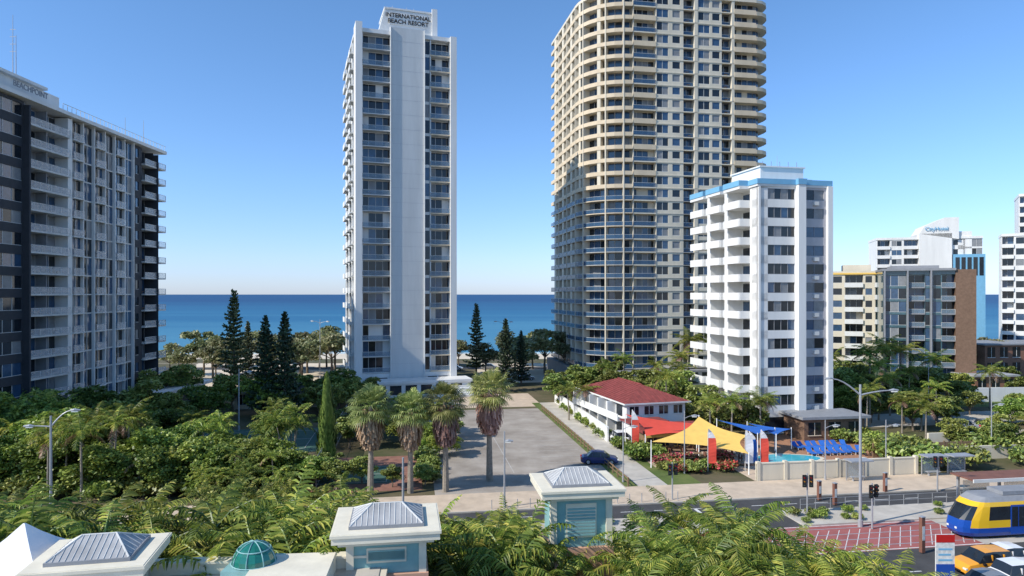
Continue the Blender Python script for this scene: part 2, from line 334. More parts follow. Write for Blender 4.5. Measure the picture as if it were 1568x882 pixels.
# ---- tall tower with rounded corners
def tall():
    B=MB(); a=math.radians(10); ox,oy=26.5,150.5; c,s=math.cos(a),math.sin(a)
    T=lambda x,y:(ox+x*c-y*s,oy+x*s+y*c)
    r=10; r2=4; W=33.6; Dp=34
    def outline(off):
        P=[(-r-off,Dp+off),(-r-off,26),(-r-off,18),(-r-off,r)]
        for k in range(1,8):
            t=math.pi+k*math.pi/16; P.append(((r+off)*math.cos(t),r+(r+off)*math.sin(t)))
        P.append((0,-off)); P.append((W-r2,-off))
        for k in range(1,4):
            t=1.5*math.pi+k*math.pi/8; P.append((W-r2+(r2+off)*math.cos(t),r2+(r2+off)*math.sin(t)))
        P+=[(W+off,r2),(W+off,Dp+off)]
        return [T(*p) for p in P]
    n=29; z0=3.5; h=2.86; H=z0+n*h
    O=outline(.25); Oi=outline(.15); C=outline(-1.7); G1=outline(-1.55); O2=outline(.32)
    B.prism('core',C,0,H+1)
    B.prism('slabs',outline(.2),H-.15,H+.5)
    nseg=len(O)-1
    l=lambda p,q,t:(p[0]+(q[0]-p[0])*t,p[1]+(q[1]-p[1])*t)
    def quad(part,A,Bp,i,z0,z1,t0=0,t1=1):
        B.prism(part,[l(A[i],A[i+1],t0),l(A[i],A[i+1],t1),l(Bp[i],Bp[i+1],t1),l(Bp[i],Bp[i+1],t0)],z0,z1)
    for f in range(n):
        z=z0+f*h
        cream=f>=14
        B.prism('slabs' if cream else 'lslab',outline(.1),z-(.12 if cream else .07),z+(.1 if cream else .06))
        for i in range(nseg):
            if i==11: continue
            L_=math.dist(O[i],O[i+1]); m=max(1,int(L_/1.5))
            solidwall=(i in (4,7))
            for j in range(m): quad(gl(.1) if random.random()<.6 else 'window_blue',G1,C,i,z+.1,z+h-.25,(j+.04)/m,(j+.94)/m)
            for j in range(m): quad('frames',G1,C,i,z+.1,z+h-.25,(j+.955)/m,(j+.985)/m)
            if solidwall and cream: quad('wall',Oi,G1,i,z+.1,z+h-.12,.0,.4)
            if cream:
                quad('balustrade',O,Oi,i,z-.16,z+.70)
            else:
                quad('railing',O,Oi,i,z+.1,z+.95); quad('frames',O,Oi,i,z+.95,z+1.0); quad('balustrade' if f>10 else 'lslab',O,Oi,i,z-.09,z+.1)
            if i<3:
                quad('wall',Oi,G1,i,z+.1,z+h-.12,.4,.6)
        F=(ox,oy,a)
        balc(B,F,.2,5.5,z,h,1.55,'solid' if cream and f%2 else 'glass',k=.1,posts=False)
        win(B,F,5.5,8.6,z,h,1.7,2,mg=.2,sill=.75,head=.3,k=.1); win(B,F,8.6,12,z,h,1.7,1,mg=.8,k=.1)
        balc(B,F,12,14.6,z,h,1.6,'glass',out=-.5,nw=2,posts=False,k=.1,slab='dslab',wall='dslab',div=False)
        B.bx('wall',F,14.6,15.4,-.1,1.7,z,z+h)
        win(B,F,15.4,18.4,z,h,1.7,2,mg=.15,sill=.75,head=.3,k=.1); win(B,F,18.4,21.2,z,h,1.7,1,mg=.5,k=.1)
        balc(B,F,21.2,23.6,z,h,1.6,'glass',out=-.7,nw=2,posts=False,k=.1,slab='dslab',wall='dslab',div=False)
        B.bx('wall',F,23.6,24.2,-.1,1.7,z,z+h)
        balc(B,F,24.2,29.5,z,h,1.55,'solid' if cream else 'glass',posts=False,k=.1)
    for i in (1,2,3,5,8,10):
        p,q=C[i],O2[i]; dx,dy=q[0]-p[0],q[1]-p[1]; an=math.atan2(dy,dx); L_=math.hypot(dx,dy)
        B.bx('wall',(p[0],p[1],an),0,L_,-.13,.13,0,H)
    F=(ox,oy,a)
    B.bx('wall',F,6,20,6,18,H+.5,H+4)
    B.bx('podium',F,-12,34,-3,-.3,0,3.2)
    B.prism('podium',outline(1.2),0,3.0)
    for k in range(14): B.bx('window_dark',F,-9+k*3,-7+k*3,-3.08,-3.0,.4,2.8)
    B.group('apartment_tower',{'core':'cream_paint','wall':'cream_light','slabs':'cream_light','lslab':'lower_slab','dslab':'dark_slab','railing':'railing_blue','frames':'slab_conc','balustrade':'cream_paint','podium':'mid_grey','furniture':'wood'})
tall()
# ---- white apartment building
def whiteb():
    B=MB(); a=math.radians(12); ox,oy=35.,97.; F=(ox,oy,a); c,s=math.cos(a),math.sin(a); W,Dp=11.7,17.5; n=12; h=2.68; z0=3.2; H=z0+n*h
    B.bx('wall',F,1.5,W,1.7,Dp,0,H)
    for f in range(n):
        z=z0+f*h
        win(B,F,0.3,5.9,z,h,1.7,5,sill=.85,head=.3,mg=.1,k=-.0)
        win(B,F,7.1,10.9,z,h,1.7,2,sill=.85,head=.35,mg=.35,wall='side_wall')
        if random.random()<.5: B.bx('aircon',F,8.7,9.5,-.4,-.003,z+.1,z+.65)
        B.bx('wall',F,0,.3,-.15,1.7,z,z+h)
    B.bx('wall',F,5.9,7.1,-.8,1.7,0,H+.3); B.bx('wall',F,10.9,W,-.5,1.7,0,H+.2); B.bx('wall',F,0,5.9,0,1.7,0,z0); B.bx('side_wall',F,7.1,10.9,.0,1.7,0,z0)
    B.bx('window_dark',F,1,5,-.06,0,.4,2.4)
    Ls=(ox-Dp*s,oy+Dp*c,a-math.pi/2)
    for f in range(n):
        z=z0+f*h
        for j,(x0,x1) in enumerate(((0,4.2),(5.4,9.6),(10.8,15.2))):
            B.bx('wall',Ls,x0,x1,-1.6,1.5,z-.13,z+.12)
            B.bx('balustrade',Ls,x0,x1,-1.7,-1.58,z-.2,z+.9); B.bx('balustrade',Ls,x1,x1+.12,-1.58,0,z-.2,z+.9)
            B.bx(gl(),Ls,x0+.3,x0+1.9,1.42,1.5,z+.12,z+2.2); B.bx(gl(),Ls,x0+2,x1-.3,1.42,1.5,z+.12,z+2.2)
        for x0,x1 in ((4.32,5.4),(9.72,10.8)): B.bx('wall',Ls,x0,x1,-.9,1.5,z,z+h)
        win(B,Ls,15.32,Dp,z,h,1.5,1,mg=.5)
    for x0,x1 in ((4.32,5.4),(9.72,10.8)): B.bx('wall',Ls,x0,x1,-.9,1.5,0,z0)
    for x0,x1 in ((0,4.32),(5.4,9.72),(10.8,Dp)): B.bx('wall',Ls,x0,x1,0,1.5,0,z0-.13)
    B.bx('parapet',F,-.3,W+.1,-.25,Dp,H+.3,H+1.05); B.bx('parapet',F,5.8,7.2,-.9,-.25,H+.3,H+1.12); B.bx('wall',F,-.2,W,-.15,Dp-.1,H,H+.3)
    for x0,x1 in ((-.1,4.4),(5.3,9.7),(10.7,15.3)): B.bx('parapet',Ls,x0,x1,-1.75,-.3,H+.3,H+1.1); B.bx('wall',Ls,x0,x1,-1.65,0,H-.15,H+.298)
    B.bx('wall',F,2.2,9.3,3,11,H+1.05,H+3.3); B.bx('wall',F,2,9.5,2.8,11.2,H+3.3,H+3.5); B.bx('wall',F,9.5,11.5,4,9,H+1.05,H+1.9)
    for k in range(5): B.bx('frames',F,2.5+k*1.4,2.55+k*1.4,2.9,2.95,H+3.5,H+4.2)
    B.tube('mast',[(ox+5,oy+6,H+3.5),(ox+5,oy+6,H+5.5)],[.04,.02])
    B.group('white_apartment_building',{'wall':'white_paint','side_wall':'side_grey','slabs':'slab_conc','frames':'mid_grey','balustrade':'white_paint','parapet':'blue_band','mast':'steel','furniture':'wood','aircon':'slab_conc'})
whiteb()
# ---- left building
def leftb():
    B=MB(); F=(-66.,70.,math.pi/2); H=46.; n=15; h=2.9; z0=H-n*h
    B.bx('core',F,0,58,1.7,18,0,H)
    for f in range(n):
        z=z0+f*h
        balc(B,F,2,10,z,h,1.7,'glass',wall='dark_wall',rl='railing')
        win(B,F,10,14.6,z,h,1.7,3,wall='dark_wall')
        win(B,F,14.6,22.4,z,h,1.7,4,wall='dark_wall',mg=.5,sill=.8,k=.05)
        balc(B,F,22.4,26.8,z,h,1.7,'glass',wall='mid_wall',out=.7,k=.1); balc(B,F,26.8,31,z,h,1.7,'glass',wall='mid_wall',out=.7,k=.1)
        for j in range(6):
            x0=32+j*2.8; o=.5 if j%2==0 else -.1
            B.bx('slabs',F,x0+.1,x0+2.7,-o,1.7,z-.1,z+.1)
            for q in range(2): B.bx(gl(.15),F,x0+.15+q*1.3,x0+1.35+q*1.3,.2,.3,z+.1,z+h-.1)
            B.bx('frames',F,x0+1.36,x0+1.44,.1,.3,z+.1,z+h-.1)
            if j%2==0: B.bx('railing',F,x0+.1,x0+2.7,-.47,-.44,z+.1,z+1.05); B.bx('frames',F,x0+.1,x0+2.7,-.5,-.43,z+1.05,z+1.1)
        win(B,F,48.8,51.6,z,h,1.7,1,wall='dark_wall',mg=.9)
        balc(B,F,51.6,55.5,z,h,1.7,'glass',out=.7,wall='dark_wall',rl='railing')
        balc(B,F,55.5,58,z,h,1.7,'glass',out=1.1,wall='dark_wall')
    for j in range(7): B.bx('fins',F,32+j*2.8-.1,32+j*2.8+.1,-.25,1.7,0,H+.2)
    B.bx('fins',F,31,31.87,-.3,1.7,0,H)
    B.bx('dark_wall',F,55.42,55.5,-1.,0,0,H-.5)
    B.bx('dark_wall',F,22.1,22.4,-.9,0,0,H-.5)
    B.bx('roof',F,0,58.6,-1.0,18.4,H+.2,H+.75)
    B.bx('roof',F,10,31,1,14,H+.75,H+3.0); B.bx('roof',F,9.5,27.5,.3,15,H+3.0,H+3.4); B.bx('roof',F,27.5,30,4,12,H+3.,H+4.)
    for k in range(30): B.bx('frames',F,29+k,29.06+k,-.9,-.85,H+.75,H+1.6)
    B.bx('frames',F,29,58.5,-.9,-.85,H+1.6,H+1.66)
    for x,hh in ((23,9),(23.6,6.5),(50,2),(56,3)): B.tube('mast',[(-68,70+x,H+3 if x<30 else H+.7),(-68,70+x,H+3+hh)],[.07,.03])
    for k in range(4): B.bx('mast',(-68.,93.,0),-.4,.4,-.03,.03,H+7+k,H+7.06+k)
    B.bx('roof',F,38,60,-9,-1.3,3.2,3.7); B.bx('dark_wall',F,39,59,-8,-1.4,0,3.2)
    e=B.group('apartment_block',{'core':'mid_grey','dark_wall':'dark_grey_wall','mid_wall':'mid_grey','slabs':'slab_conc','railing':'railing_white','frames':'slab_conc','fins':'white_paint','roof':'white_paint','mast':'steel','furniture':'wood'})
    text('BEACHPOINT',1.1,(-65.65,93.2,H+1.5),(math.pi/2,0,math.pi/2),'mid_grey',e)
leftb()
# ---- generic background blocks
def block(name,F,W,Dp,H,n,pattern,mats,z0=1.5,extra=None,side=None):
    B=MB(); h=(H-z0-.8)/n; B.bx('wall',F,0,W,1.5,Dp,0,H)
    for f in range(n):
        z=z0+f*h
        for x0,x1,t in pattern:
            if t=='b': balc(B,F,x0,x1,z,h,1.5,'glass')
            elif t=='s': balc(B,F,x0,x1,z,h,1.5,'solid',out=.4)
            elif t=='g': win(B,F,x0,x1,z,h,1.5,max(2,int((x1-x0)/1.4)),sill=.35,head=.2,mg=.05)
            else: win(B,F,x0,x1,z,h,1.5,max(1,int((x1-x0)/2)),mg=.5)
    B.bx('wall',F,0,W,-.1,1.5,0,z0-.13); B.bx('wall',F,-.1,W+.1,-.2,Dp+.1,H-.8,H)
    if extra: extra(B,F)
    return B.group(name,mats)
base={'wall':'white_paint','slabs':'slab_conc','railing':'railing_glass','frames':'slab_conc','balustrade':'white_paint','furniture':'wood','accent':'brown_wall','band':'sail_yellow'}
def ex1(B,F):
    B.bx('accent',F,13.6,17.3,-.45,12,0,25.2); B.bx('grey',F,-.3,13.6,-.9,13,25,25.5); B.bx('grey',F,2,11,2,10,25.5,26.2)
    for k in range(3): B.bx('grey',F,.1+k*4.4,.4+k*4.4,-.9,.0,0,25)
    B.bx('accent',F,-1,12,-5,-.95,0,3.)
block('glass_apartment_building',(81.5,150.,-.38),13.6,14,25,8,[(0,4.5,'g'),(4.5,8,'b'),(8,11,'g'),(11,13.6,'b')],{**base,'wall':'window_teal','grey':'mid_grey','slabs':'mid_grey'},extra=ex1)
def ex2(B,F): B.bx('band',F,-.15,13.5,-.25,-.2,24.6,25.0); B.bx('wall',F,3,9,3,9,25.4,27)
block('cream_apartment_building',(76.5,164.,-.38),13.4,14,25.4,8,[(0,3,'w'),(3,7,'s'),(7,9.4,'w'),(9.4,13.4,'s')],{**base,'wall':'cream_light'},extra=ex2)
def ex3(B,F):
    c,s=math.cos(F[2]),math.sin(F[2])
    B.bx('wall',F,12.5,22,-1,10,0,40)
    V=[]
    for y in (-1,10):
        for x,z in ((12.5,40),(14,42.5),(20,45.2),(24,45.2),(24,38)): V.append((F[0]+x*c-y*s,F[1]+x*s+y*c,z))
    B.add('wall',V,[(0,4,3,2,1),(5,6,7,8,9),(0,1,6,5),(1,2,7,6),(2,3,8,7),(3,4,9,8)])
    B.bx('wall',F,24,28,0,10,0,40.6); B.bx('grey',F,22.4,31.5,-1,9,0,33)
    for k in range(5): B.bx('window_dark',F,23+k*1.7,24.2+k*1.7,-1.06,-1,26,32)
e=block('hotel_building',(124.,232.,-.3),31,14,39,12,[(0,4,'s'),(4,8,'w'),(8,12.4,'s'),(22.1,26,'w'),(26,31,'g')],{**base,'grey':'blue_band'},extra=ex3)
text('CityHotel',1.7,(124+17.5*math.cos(.3)-1.3*math.sin(.3),232-17.5*math.sin(.3)-1.3*math.cos(.3),41.),(math.pi/2,0,-.3),'blue_band',e)
block('white_tower',(147.,205.,-.55),6,10,38,11,[(0,3,'s'),(3,6,'w')],base)
block('white_tower',(157.5,212.,-.55),24,14,51,16,[(0,4,'s'),(4,8,'w'),(8,12,'s'),(12,24,'b')],base)
def lowb(F,W,Dp,H,hip=0,nw=4,floors=1):
    B=MB(); B.bx('walls',F,0,W,0,Dp,0,H)
    fh=H/floors
    for f in range(floors):
        for k in range(nw):
            x=W*(k+.2)/nw; B.bx('window_dark',F,x,x+W/nw*.6,-.05,-.002,f*fh+.8,f*fh+fh-.5); B.bx('frames',F,x-.08,x+W/nw*.6+.08,-.12,-.01,f*fh+.7,f*fh+.8)
            B.bx('frames',F,x+W/nw*.3-.04,x+W/nw*.3+.04,-.09,-.05,f*fh+.8,f*fh+fh-.5)
    c,s=math.cos(F[2]),math.sin(F[2]); T=lambda x,y,z:(F[0]+x*c-y*s,F[1]+x*s+y*c,z)
    o=.6
    if hip:
        m=min(W,Dp)/2
        r1,r2=((W/2,m,),(W/2,Dp-m)) if Dp>W else ((m,Dp/2),(W-m,Dp/2))
        V=[T(-o,-o,H),T(W+o,-o,H),T(W+o,Dp+o,H),T(-o,Dp+o,H),T(*r1,H+hip),T(*r2,H+hip)]
        Fq=[(0,1,4),(1,2,5,4),(2,3,5),(3,0,4,5),(3,2,1,0)] if Dp>W else [(0,1,5,4),(1,2,5),(2,3,4,5),(3,0,4),(3,2,1,0)]
        B.add('roof',V,Fq); 
        B.bx('frames',F,-o,W+o,-o-.06,-o,H-.15,H+.05); B.bx('frames',F,-o-.06,-o,-o,Dp+o,H-.15,H+.05)
        B.tube('roof',[V[4],V[5]],[.12,.12])
    else:
        B.bx('roof',F,-o,W+o,-o,Dp+o,H,H+.35)
    return B
F=(15.8,94.,math.radians(16)); B=lowb(F,9,17,4.9,hip=1.9,nw=4,floors=2)
Ls=(15.8-17*math.sin(F[2]),94+17*math.cos(F[2]),F[2]-math.pi/2)
for k in range(5):
    B.bx('window_dark',Ls,k*3.3+.5,k*3.3+2.4,-.05,-.002,2.9,4.6); B.bx('window_dark',Ls,k*3.3+.5,k*3.3+2.4,-.05,-.002,.3,2.2)
    B.bx('walls',Ls,k*3.3,k*3.3+.2,-1.3,0,0,4.75)
B.bx('frames',Ls,0,17,-1.4,-.0,2.5,2.7); B.bx('frames',Ls,0,17,-1.4,-1.3,2.7,3.5)
B.bx('walls',F,-1,4,-3.5,-.65,0,2.8); B.bx('roof',F,-1.4,4.4,-3.9,-.7,2.8,3.0); B.bx('window_dark',F,0,1.2,-3.56,-3.5,0,2.1)
c,s=math.cos(F[2]),math.sin(F[2])
for k in range(1,12):
    x=-.6+k*.85; y=-.6; ft=min(x+.6,9.6-x)/5.1
    p=(F[0]+x*c-y*s,F[1]+x*s+y*c,4.93); yy=-.6+5.1*ft; q=(F[0]+x*c-yy*s,F[1]+x*s+yy*c,4.93+1.9*ft); B.tube('roof',[p,q],[.05,.05],4)
for k in range(1,20):
    y=-.6+k*.92; ft=min(1,min(y+.6,17.6-y)/5.1); x=-.6
    p=(F[0]+x*c-y*s,F[1]+x*s+y*c,4.93); xx=-.6+5.1*ft; q=(F[0]+xx*c-y*s,F[1]+xx*s+y*c,4.93+1.9*ft); B.tube('roof',[p,q],[.05,.05],4)
B.group('red_roof_house',{'walls':'white_paint','roof':'roof_red','frames':'white_paint'})
B=lowb((39.6,92.5,math.radians(9)),9,5,3.,nw=3); B.group('pool_pavilion',{'walls':'brown_wall','roof':'mid_grey','frames':'cream_light'})
B=lowb((115.,166.,math.radians(6)),30,12,7.5,nw=9,floors=2); B.group('brick_building',{'walls':'brick','roof':'mid_grey','frames':'white_paint'})
B=lowb((95.,140.,math.radians(6)),9,7,3,nw=3); B.group('low_pavilion',{'walls':'brick','roof':'roof_metal','frames':'white_paint'})
B=lowb((-48.,118.,math.radians(12)),14,7,3,hip=1.5,nw=5); B.group('garden_house',{'walls':'cream_light','roof':'roof_metal','frames':'white_paint'})
# ------------------------------------------------------------ vegetation library
def quads(C,U,Vv):
    n=len(C); P=np.stack([C-U-Vv,C+U-Vv,C+U+Vv,C-U+Vv],1).reshape(-1,3)
    return [tuple(p) for p in P.tolist()],[(4*i,4*i+1,4*i+2,4*i+3) for i in range(n)]
def leaves(B,part,C,size,asp=.55,up=.5):
    n=len(C); nr=rng.normal(size=(n,3)); nr[:,2]=np.abs(nr[:,2])+up; nr/=np.linalg.norm(nr,axis=1)[:,None]
    t=rng.normal(size=(n,3)); u=np.cross(nr,t); u/=np.linalg.norm(u,axis=1)[:,None]; v=np.cross(nr,u)
    s=size*(.6+.8*rng.random((n,1)))/2
    V,Fq=quads(C,u*s,v*s*asp); B.add(part,V,Fq)
def shell(c,r,n,lo=.62):
    d=rng.normal(size=(n,3)); d/=np.linalg.norm(d,axis=1)[:,None]; d[:,2]=np.where(d[:,2]<-.35,-d[:,2],d[:,2])
    rad=lo+(1.12-lo)*rng.random((n,1))**.8
    return np.array(c)+d*rad*np.array(r)
def broadleaf(name,H,rad,nl,ls,mk,clumps=16,bark='bark',gap=.25,lo=.55):
    B=MB(); th=H*gap
    B.tube('bark',[(0,0,-.2),(.1,.05,th*.6),(0,.1,th*1.3)],[.045*H*.6,.04*H*.55,.03*H*.5])
    for k in range(clumps):
        t=2*math.pi*k/clumps*2.4+rng.random(); rr=rad*math.sqrt(rng.random())*.74; 
        zt=th+ (H-th)*(.2+.65*rng.random()*(1-.5*(rr/rad)**2))
        c=(rr*math.cos(t),rr*math.sin(t),zt); cr=rad*(.22+.2*rng.random())
        B.tube('bark',[(0,.05,th),(c[0]*.4,c[1]*.4,th+(zt-th)*.5),c],[.02*H*.5,.012*H*.5,.02],5)
        leaves(B,mk,shell(c,(cr,cr,cr*.72),nl//clumps,lo),ls)
    return B.mesh(name)
TREES=[broadleaf('ficus',6,3.4,7500,.25,'leaf_ficus',26,gap=.1) for _ in range(3)]
GARD=[broadleaf('garden',6.5,2.8,4200,.3,'leaf_bush',15,gap=.2) for _ in range(3)]
COAST=[broadleaf('coast',10,5.2,2600,.5,'leaf_coast',12,gap=.35,lo=.35) for _ in range(3)]
def shrubm(mk,n=900,ls=.2):
    B=MB()
    for k in range(6):
        t=k*1.1; leaves(B,mk,shell((.55*math.cos(t),.55*math.sin(t),.5+.2*(k%2)),(.6,.6,.55),n//6,.3),ls)
    B.tube('bark',[(0,0,-.1),(0,0,.7)],[.05,.03],5)
    return B.mesh('shrub')
SHR=[shrubm('leaf_bush'),shrubm('leaf_ficus'),shrubm('leaf_flower')]
def frond(B,part,base,az,el,Ln,droop,nl=22,ll=.55,wd=.045):
    ca,sa=math.cos(az),math.sin(az)
    T=np.linspace(0,1,nl+1); P=[];p=np.array(base,float)
    for i in range(nl+1):
        P.append(p.copy()); e2=el-droop*T[i]**1.3
        p=p+np.array([ca*math.cos(e2),sa*math.cos(e2),math.sin(e2)])*Ln/nl
    side=np.array([-sa,ca,0])
    V=[];Fc=[]
    for i in range(2,nl+1):
        t=T[i]; d=P[i]-P[i-1]; d/=np.linalg.norm(d); up=np.cross(d,side)*-1
        l=ll*(math.sin(math.pi*min(1,.12+t*.86))**.6)
        for sd in (-1,1):
            j=rng.normal(size=3)*.12
            dr=side*sd*.8+d*.55+up*.22+np.array([0,0,-.25])+j; dr/=np.linalg.norm(dr)
            tip=P[i]+dr*l+np.array([0,0,-.12*l]); w=d*wd; mid=P[i]+dr*l*.5+np.array([0,0,.02])
            k=len(V); V+= [tuple(P[i]-w*.6),tuple(P[i]+w*.6),tuple(mid+w),tuple(tip),tuple(mid-w)]; Fc.append((k,k+1,k+2,k+3,k+4))
    B.add(part,V,Fc)
    idx=[0,nl//3,2*nl//3,nl]; B.tube('leaf_cypress',[tuple(P[k]) for k in idx],[.04,.03,.02,.006],4)
def feather(name,H,nf,Ln,nl=22,ll=.55,trunks=1,tr=.12,wd=.045,spread=.9):
    B=MB()
    for q in range(trunks):
        az=q*2.4+rng.random(); off=spread*(0 if trunks==1 else 1)*rng.random(); bx,by=off*math.cos(az),off*math.sin(az)
        h=H*(1 if q==0 else .6+.35*rng.random()); lx,ly=bx*1.9+rng.normal()*.15,by*1.9+rng.normal()*.15
        B.tube('palm_bark',[(bx*.5,by*.5,-.2),(bx*.9,by*.9,h*.4),(lx,ly,h*.92)],[tr*1.3,tr,tr*.8],7)
        B.tube('leaf_cypress',[(lx,ly,h*.9),(lx,ly,h)],[tr*1.1,tr*.6],6)
        for k in range(nf):
            el=1.3-1.6*(k/nf)+rng.normal()*.12
            frond(B,'leaf_palm' if k<nf-2 else 'leaf_dead2',(lx,ly,h),k*2.399+rng.normal()*.15,el,Ln*(.75+.4*rng.random()),1.0+.7*rng.random(),nl,ll,wd)
    return B.mesh(name,{'leaf_dead2':'leaf_palm' if trunks>1 else 'leaf_dead'})
COCO=[feather('coco',8,17,3.4,28,.8,1,.14,.038) for _ in range(3)]
ARECA=[feather('areca',5,9,2.1,16,.5,5,.06,.042,.8) for _ in range(3)]
KING=[feather('king',6,12,2.3,18,.6,1,.09,.042) for _ in range(2)]
def washington(name,H):
    B=MB(); B.tube('palm_bark',[(0,0,-.2),(.06,0,H*.5),(0,.05,H-.4)],[.32,.22,.2],9)
    for k in range(52):
        az=k*2.399; el=1.35-2.0*(k/52)+rng.normal()*.08; pl=1.1+.5*rng.random()
        d=np.array([math.cos(az)*math.cos(el),math.sin(az)*math.cos(el),math.sin(el)]); side=np.array([-math.sin(az),math.cos(az),0])
        b0=np.array([0,.05,H-.5]); p=b0+d*pl+np.array([0,0,-.12]); B.tube('leaf_cypress',[tuple(b0),tuple(p)],[.025,.018],4)
        V=[];Fc=[]
        for j in range(15):
            t=-1.75+3.5*j/14; dr=d*math.cos(t)+side*math.sin(t); l=1.15*(1-.12*abs(t))
            w=(-d*math.sin(t)+side*math.cos(t))*.06; mid=p+dr*l*.6; tip=p+dr*l+np.array([0,0,-.26-.14*rng.random()])
            kk=len(V); V+=[tuple(p),tuple(mid+w),tuple(tip),tuple(mid-w)]; Fc.append((kk,kk+1,kk+2,kk+3))
        B.add('leaf_fan',V,Fc)
    n=1000; zz=rng.random(n)**.8*3.2; az=rng.random(n)*6.283; r=(.55+.55*np.sin(np.clip(zz/3.2,0,1)*math.pi*.85+.4))*(.65+.5*rng.random(n))
    C=np.stack([r*np.cos(az),r*np.sin(az),H-.95-zz],1); U=np.stack([-np.sin(az),np.cos(az),0*az],1)*.07; Vv=np.stack([np.cos(az)*.1,np.sin(az)*.1,-.34+0*az],1)
    V,Fq=quads(C,U,Vv); B.add('leaf_dead',V,Fq)
    return B.mesh(name)
WASH=[washington('washingtonia',8.6),washington('washingtonia',8.6)]
def norfolk(name,H,rad,dens=1,lm='leaf_pine',step=.55,sz=.42):
    B=MB(); B.tube('bark',[(0,0,-.2),(0,0,H*.5),(0,0,H)],[.28,.16,.03],7)
    z=H*.09; lv=0
    while z<H*.985:
        f=1-(z/H); L_=rad*(f**.7)*(.8+.35*rng.random())+.12; nb=7
        for k in range(nb):
            az=2*math.pi*k/nb+lv*.5+rng.normal()*.12; l=L_*(.65+.55*rng.random()); 
            m=max(4,int(l*16*dens)); t=(.15+.85*rng.random(m)); w=.30*(1-t*.5)*l*.6
            off=rng.normal(size=m)*w*.6
            x=t*l; C=np.stack([np.cos(az)*x-np.sin(az)*off,np.sin(az)*x+np.cos(az)*off,z+x*.12+.1*rng.normal(size=m)*1+(t**2)*.3],1)
            B.tube('bark',[(0,0,z),(math.cos(az)*l,math.sin(az)*l,z+l*.2)],[.05,.01],3)
            leaves(B,lm,C,sz,.5,.2)
        z+=step*(.8+.6*f); lv+=1
    return B.mesh(name)
NORF=[norfolk('norfolk',20,3.5,1.1,'leaf_pine_light',.75,.45),norfolk('norfolk',16,2.8,1.3,'leaf_pine',.6,.38)]
def cypress(H,r):
    B=MB(); B.tube('bark',[(0,0,-.1),(0,0,H*.9)],[.15,.04],6)
    n=3600; z=.3+rng.random(n)*(H-.3); az=rng.random(n)*6.283; rr=r*np.clip(np.minimum(z/1.2,(H-z)/H*1.6),0,1)**.7*(.7+.4*rng.random(n))*(1+.15*np.sin(az*3+z*1.5))
    C=np.stack([rr*np.cos(az),rr*np.sin(az),z],1); U=np.stack([-np.sin(az),np.cos(az),0*az],1)*.07; Vv=np.stack([.05*np.cos(az),.05*np.sin(az),.2+0*az],1)
    V,Fq=quads(C,U,Vv); B.add('leaf_cypress',V,Fq); return B.mesh('cypress')
CYP=cypress(11.2,1.0)
U=random.uniform
def put(lst,name,x,y,h,h0,wide=1.0):
    s=h/h0; place(name,random.choice(lst),x,y,0,U(0,6.28),s*wide,s)
HT={}
for l_,t in ((COCO,10.2),(ARECA,6.6),(KING,7.7)):
    for m_ in l_: HT[m_.name]=t
def palm(lst,name,x,y,top,wide=1.0):
    me=random.choice(lst); s=top/HT[me.name]; place(name,me,x,y,0,U(0,6.28),max(.75,s)*wide,s)
for x,y,h,m,h0 in ((-56.6,139,20.8,0,20),(-39.7,110,16.6,1,16),(-36.6,110,17.2,1,16),(-9,172,17.5,0,20),(-1.3,140,15,1,16),(-58,150,14,0,20),(2,150,12,1,16)):
    place('norfolk_pine',NORF[m],x,y,0,U(0,6),h/h0)
place('cypress_tree',CYP,-20.6,76,0,0,1)
for x,y,h in ((-14.1,68,8.9),(-10.2,68.6,8.5),(-6.7,69,9.1),(-2.4,73,9.8)):
    place('fan_palm',random.choice(WASH),x,y,0,U(0,6),h/8.6*1.05)
for i in range(84):
    x=U(-95,150); y=U(160,196)
    if -42<x<-12 and y<172: continue
    if 14<x<62 and y<188: continue
    if 76<x<110 and y<182: continue
    put(COAST,'coastal_tree',x,y,U(8.5,12.5)*(1 if x<20 else .8),10,U(.85,1.1))
for i in range(7): put(COAST,'coastal_tree',U(-78,-42),U(148,165),U(7,10.5),10)
for i in range(30):
    x=U(-78,-22); y=U(84,126)
    if -43<x<-21 and 84<y<108: continue
    put(GARD+TREES,'garden_tree',x,y,U(4.5,8.5),6.3,1.1)
for i in range(16): put(GARD,'garden_tree',U(-40,-24),U(108,128),U(3.5,6.5),6.5)
def scatter(n,x0,x1,y0,y1,fn,md=1.3,avoid=True):
    P=[]; t=0
    while len(P)<n and t<n*30:
        t+=1; p=(U(x0,x1),U(y0,y1)); b=toB(*p)
        if avoid and ((-15.8<b<-8.4) or (-5.6<b<5)): continue
        if all((p[0]-q[0])**2+(p[1]-q[1])**2>md*md for q in P): P.append(p); fn(*p)
scatter(26,-78,-24,76,86,lambda x,y:palm(COCO+KING+ARECA,'palm_tree',x,y,U(5.5,9.2)),2.2)
scatter(14,-62,-40,64,76,lambda x,y:palm(COCO+KING,'palm_tree',x,y,U(7.,9.)),2.2)
scatter(12,-40,-22,66,72,lambda x,y:palm(KING+ARECA,'areca_palm',x,y,U(3.6,5.2)),2.2)
for x,y,h in ((-38,72,6.2),(-44,74,7.2),(-33,71,5.4),(-29,73,4.8),(-26,74,4.6),(-50,76,7.6),(-56,80,8.2),(-47,70,5.8),(-58,72,6.8),(-52,70,6.2),(-35.5,68,5.0),(-41,68,5.4),(-23.5,71,4.0),(-63,84,8.6),(-62,76,7.6),(-30,69.5,4.8),(-26,70,4.2),(-37,76,5.6),(-32,76,4.8),(-66,78,8),(-48,82,7.5)):
    put(TREES,'ficus_tree',x,y,h,6,U(1.05,1.3))
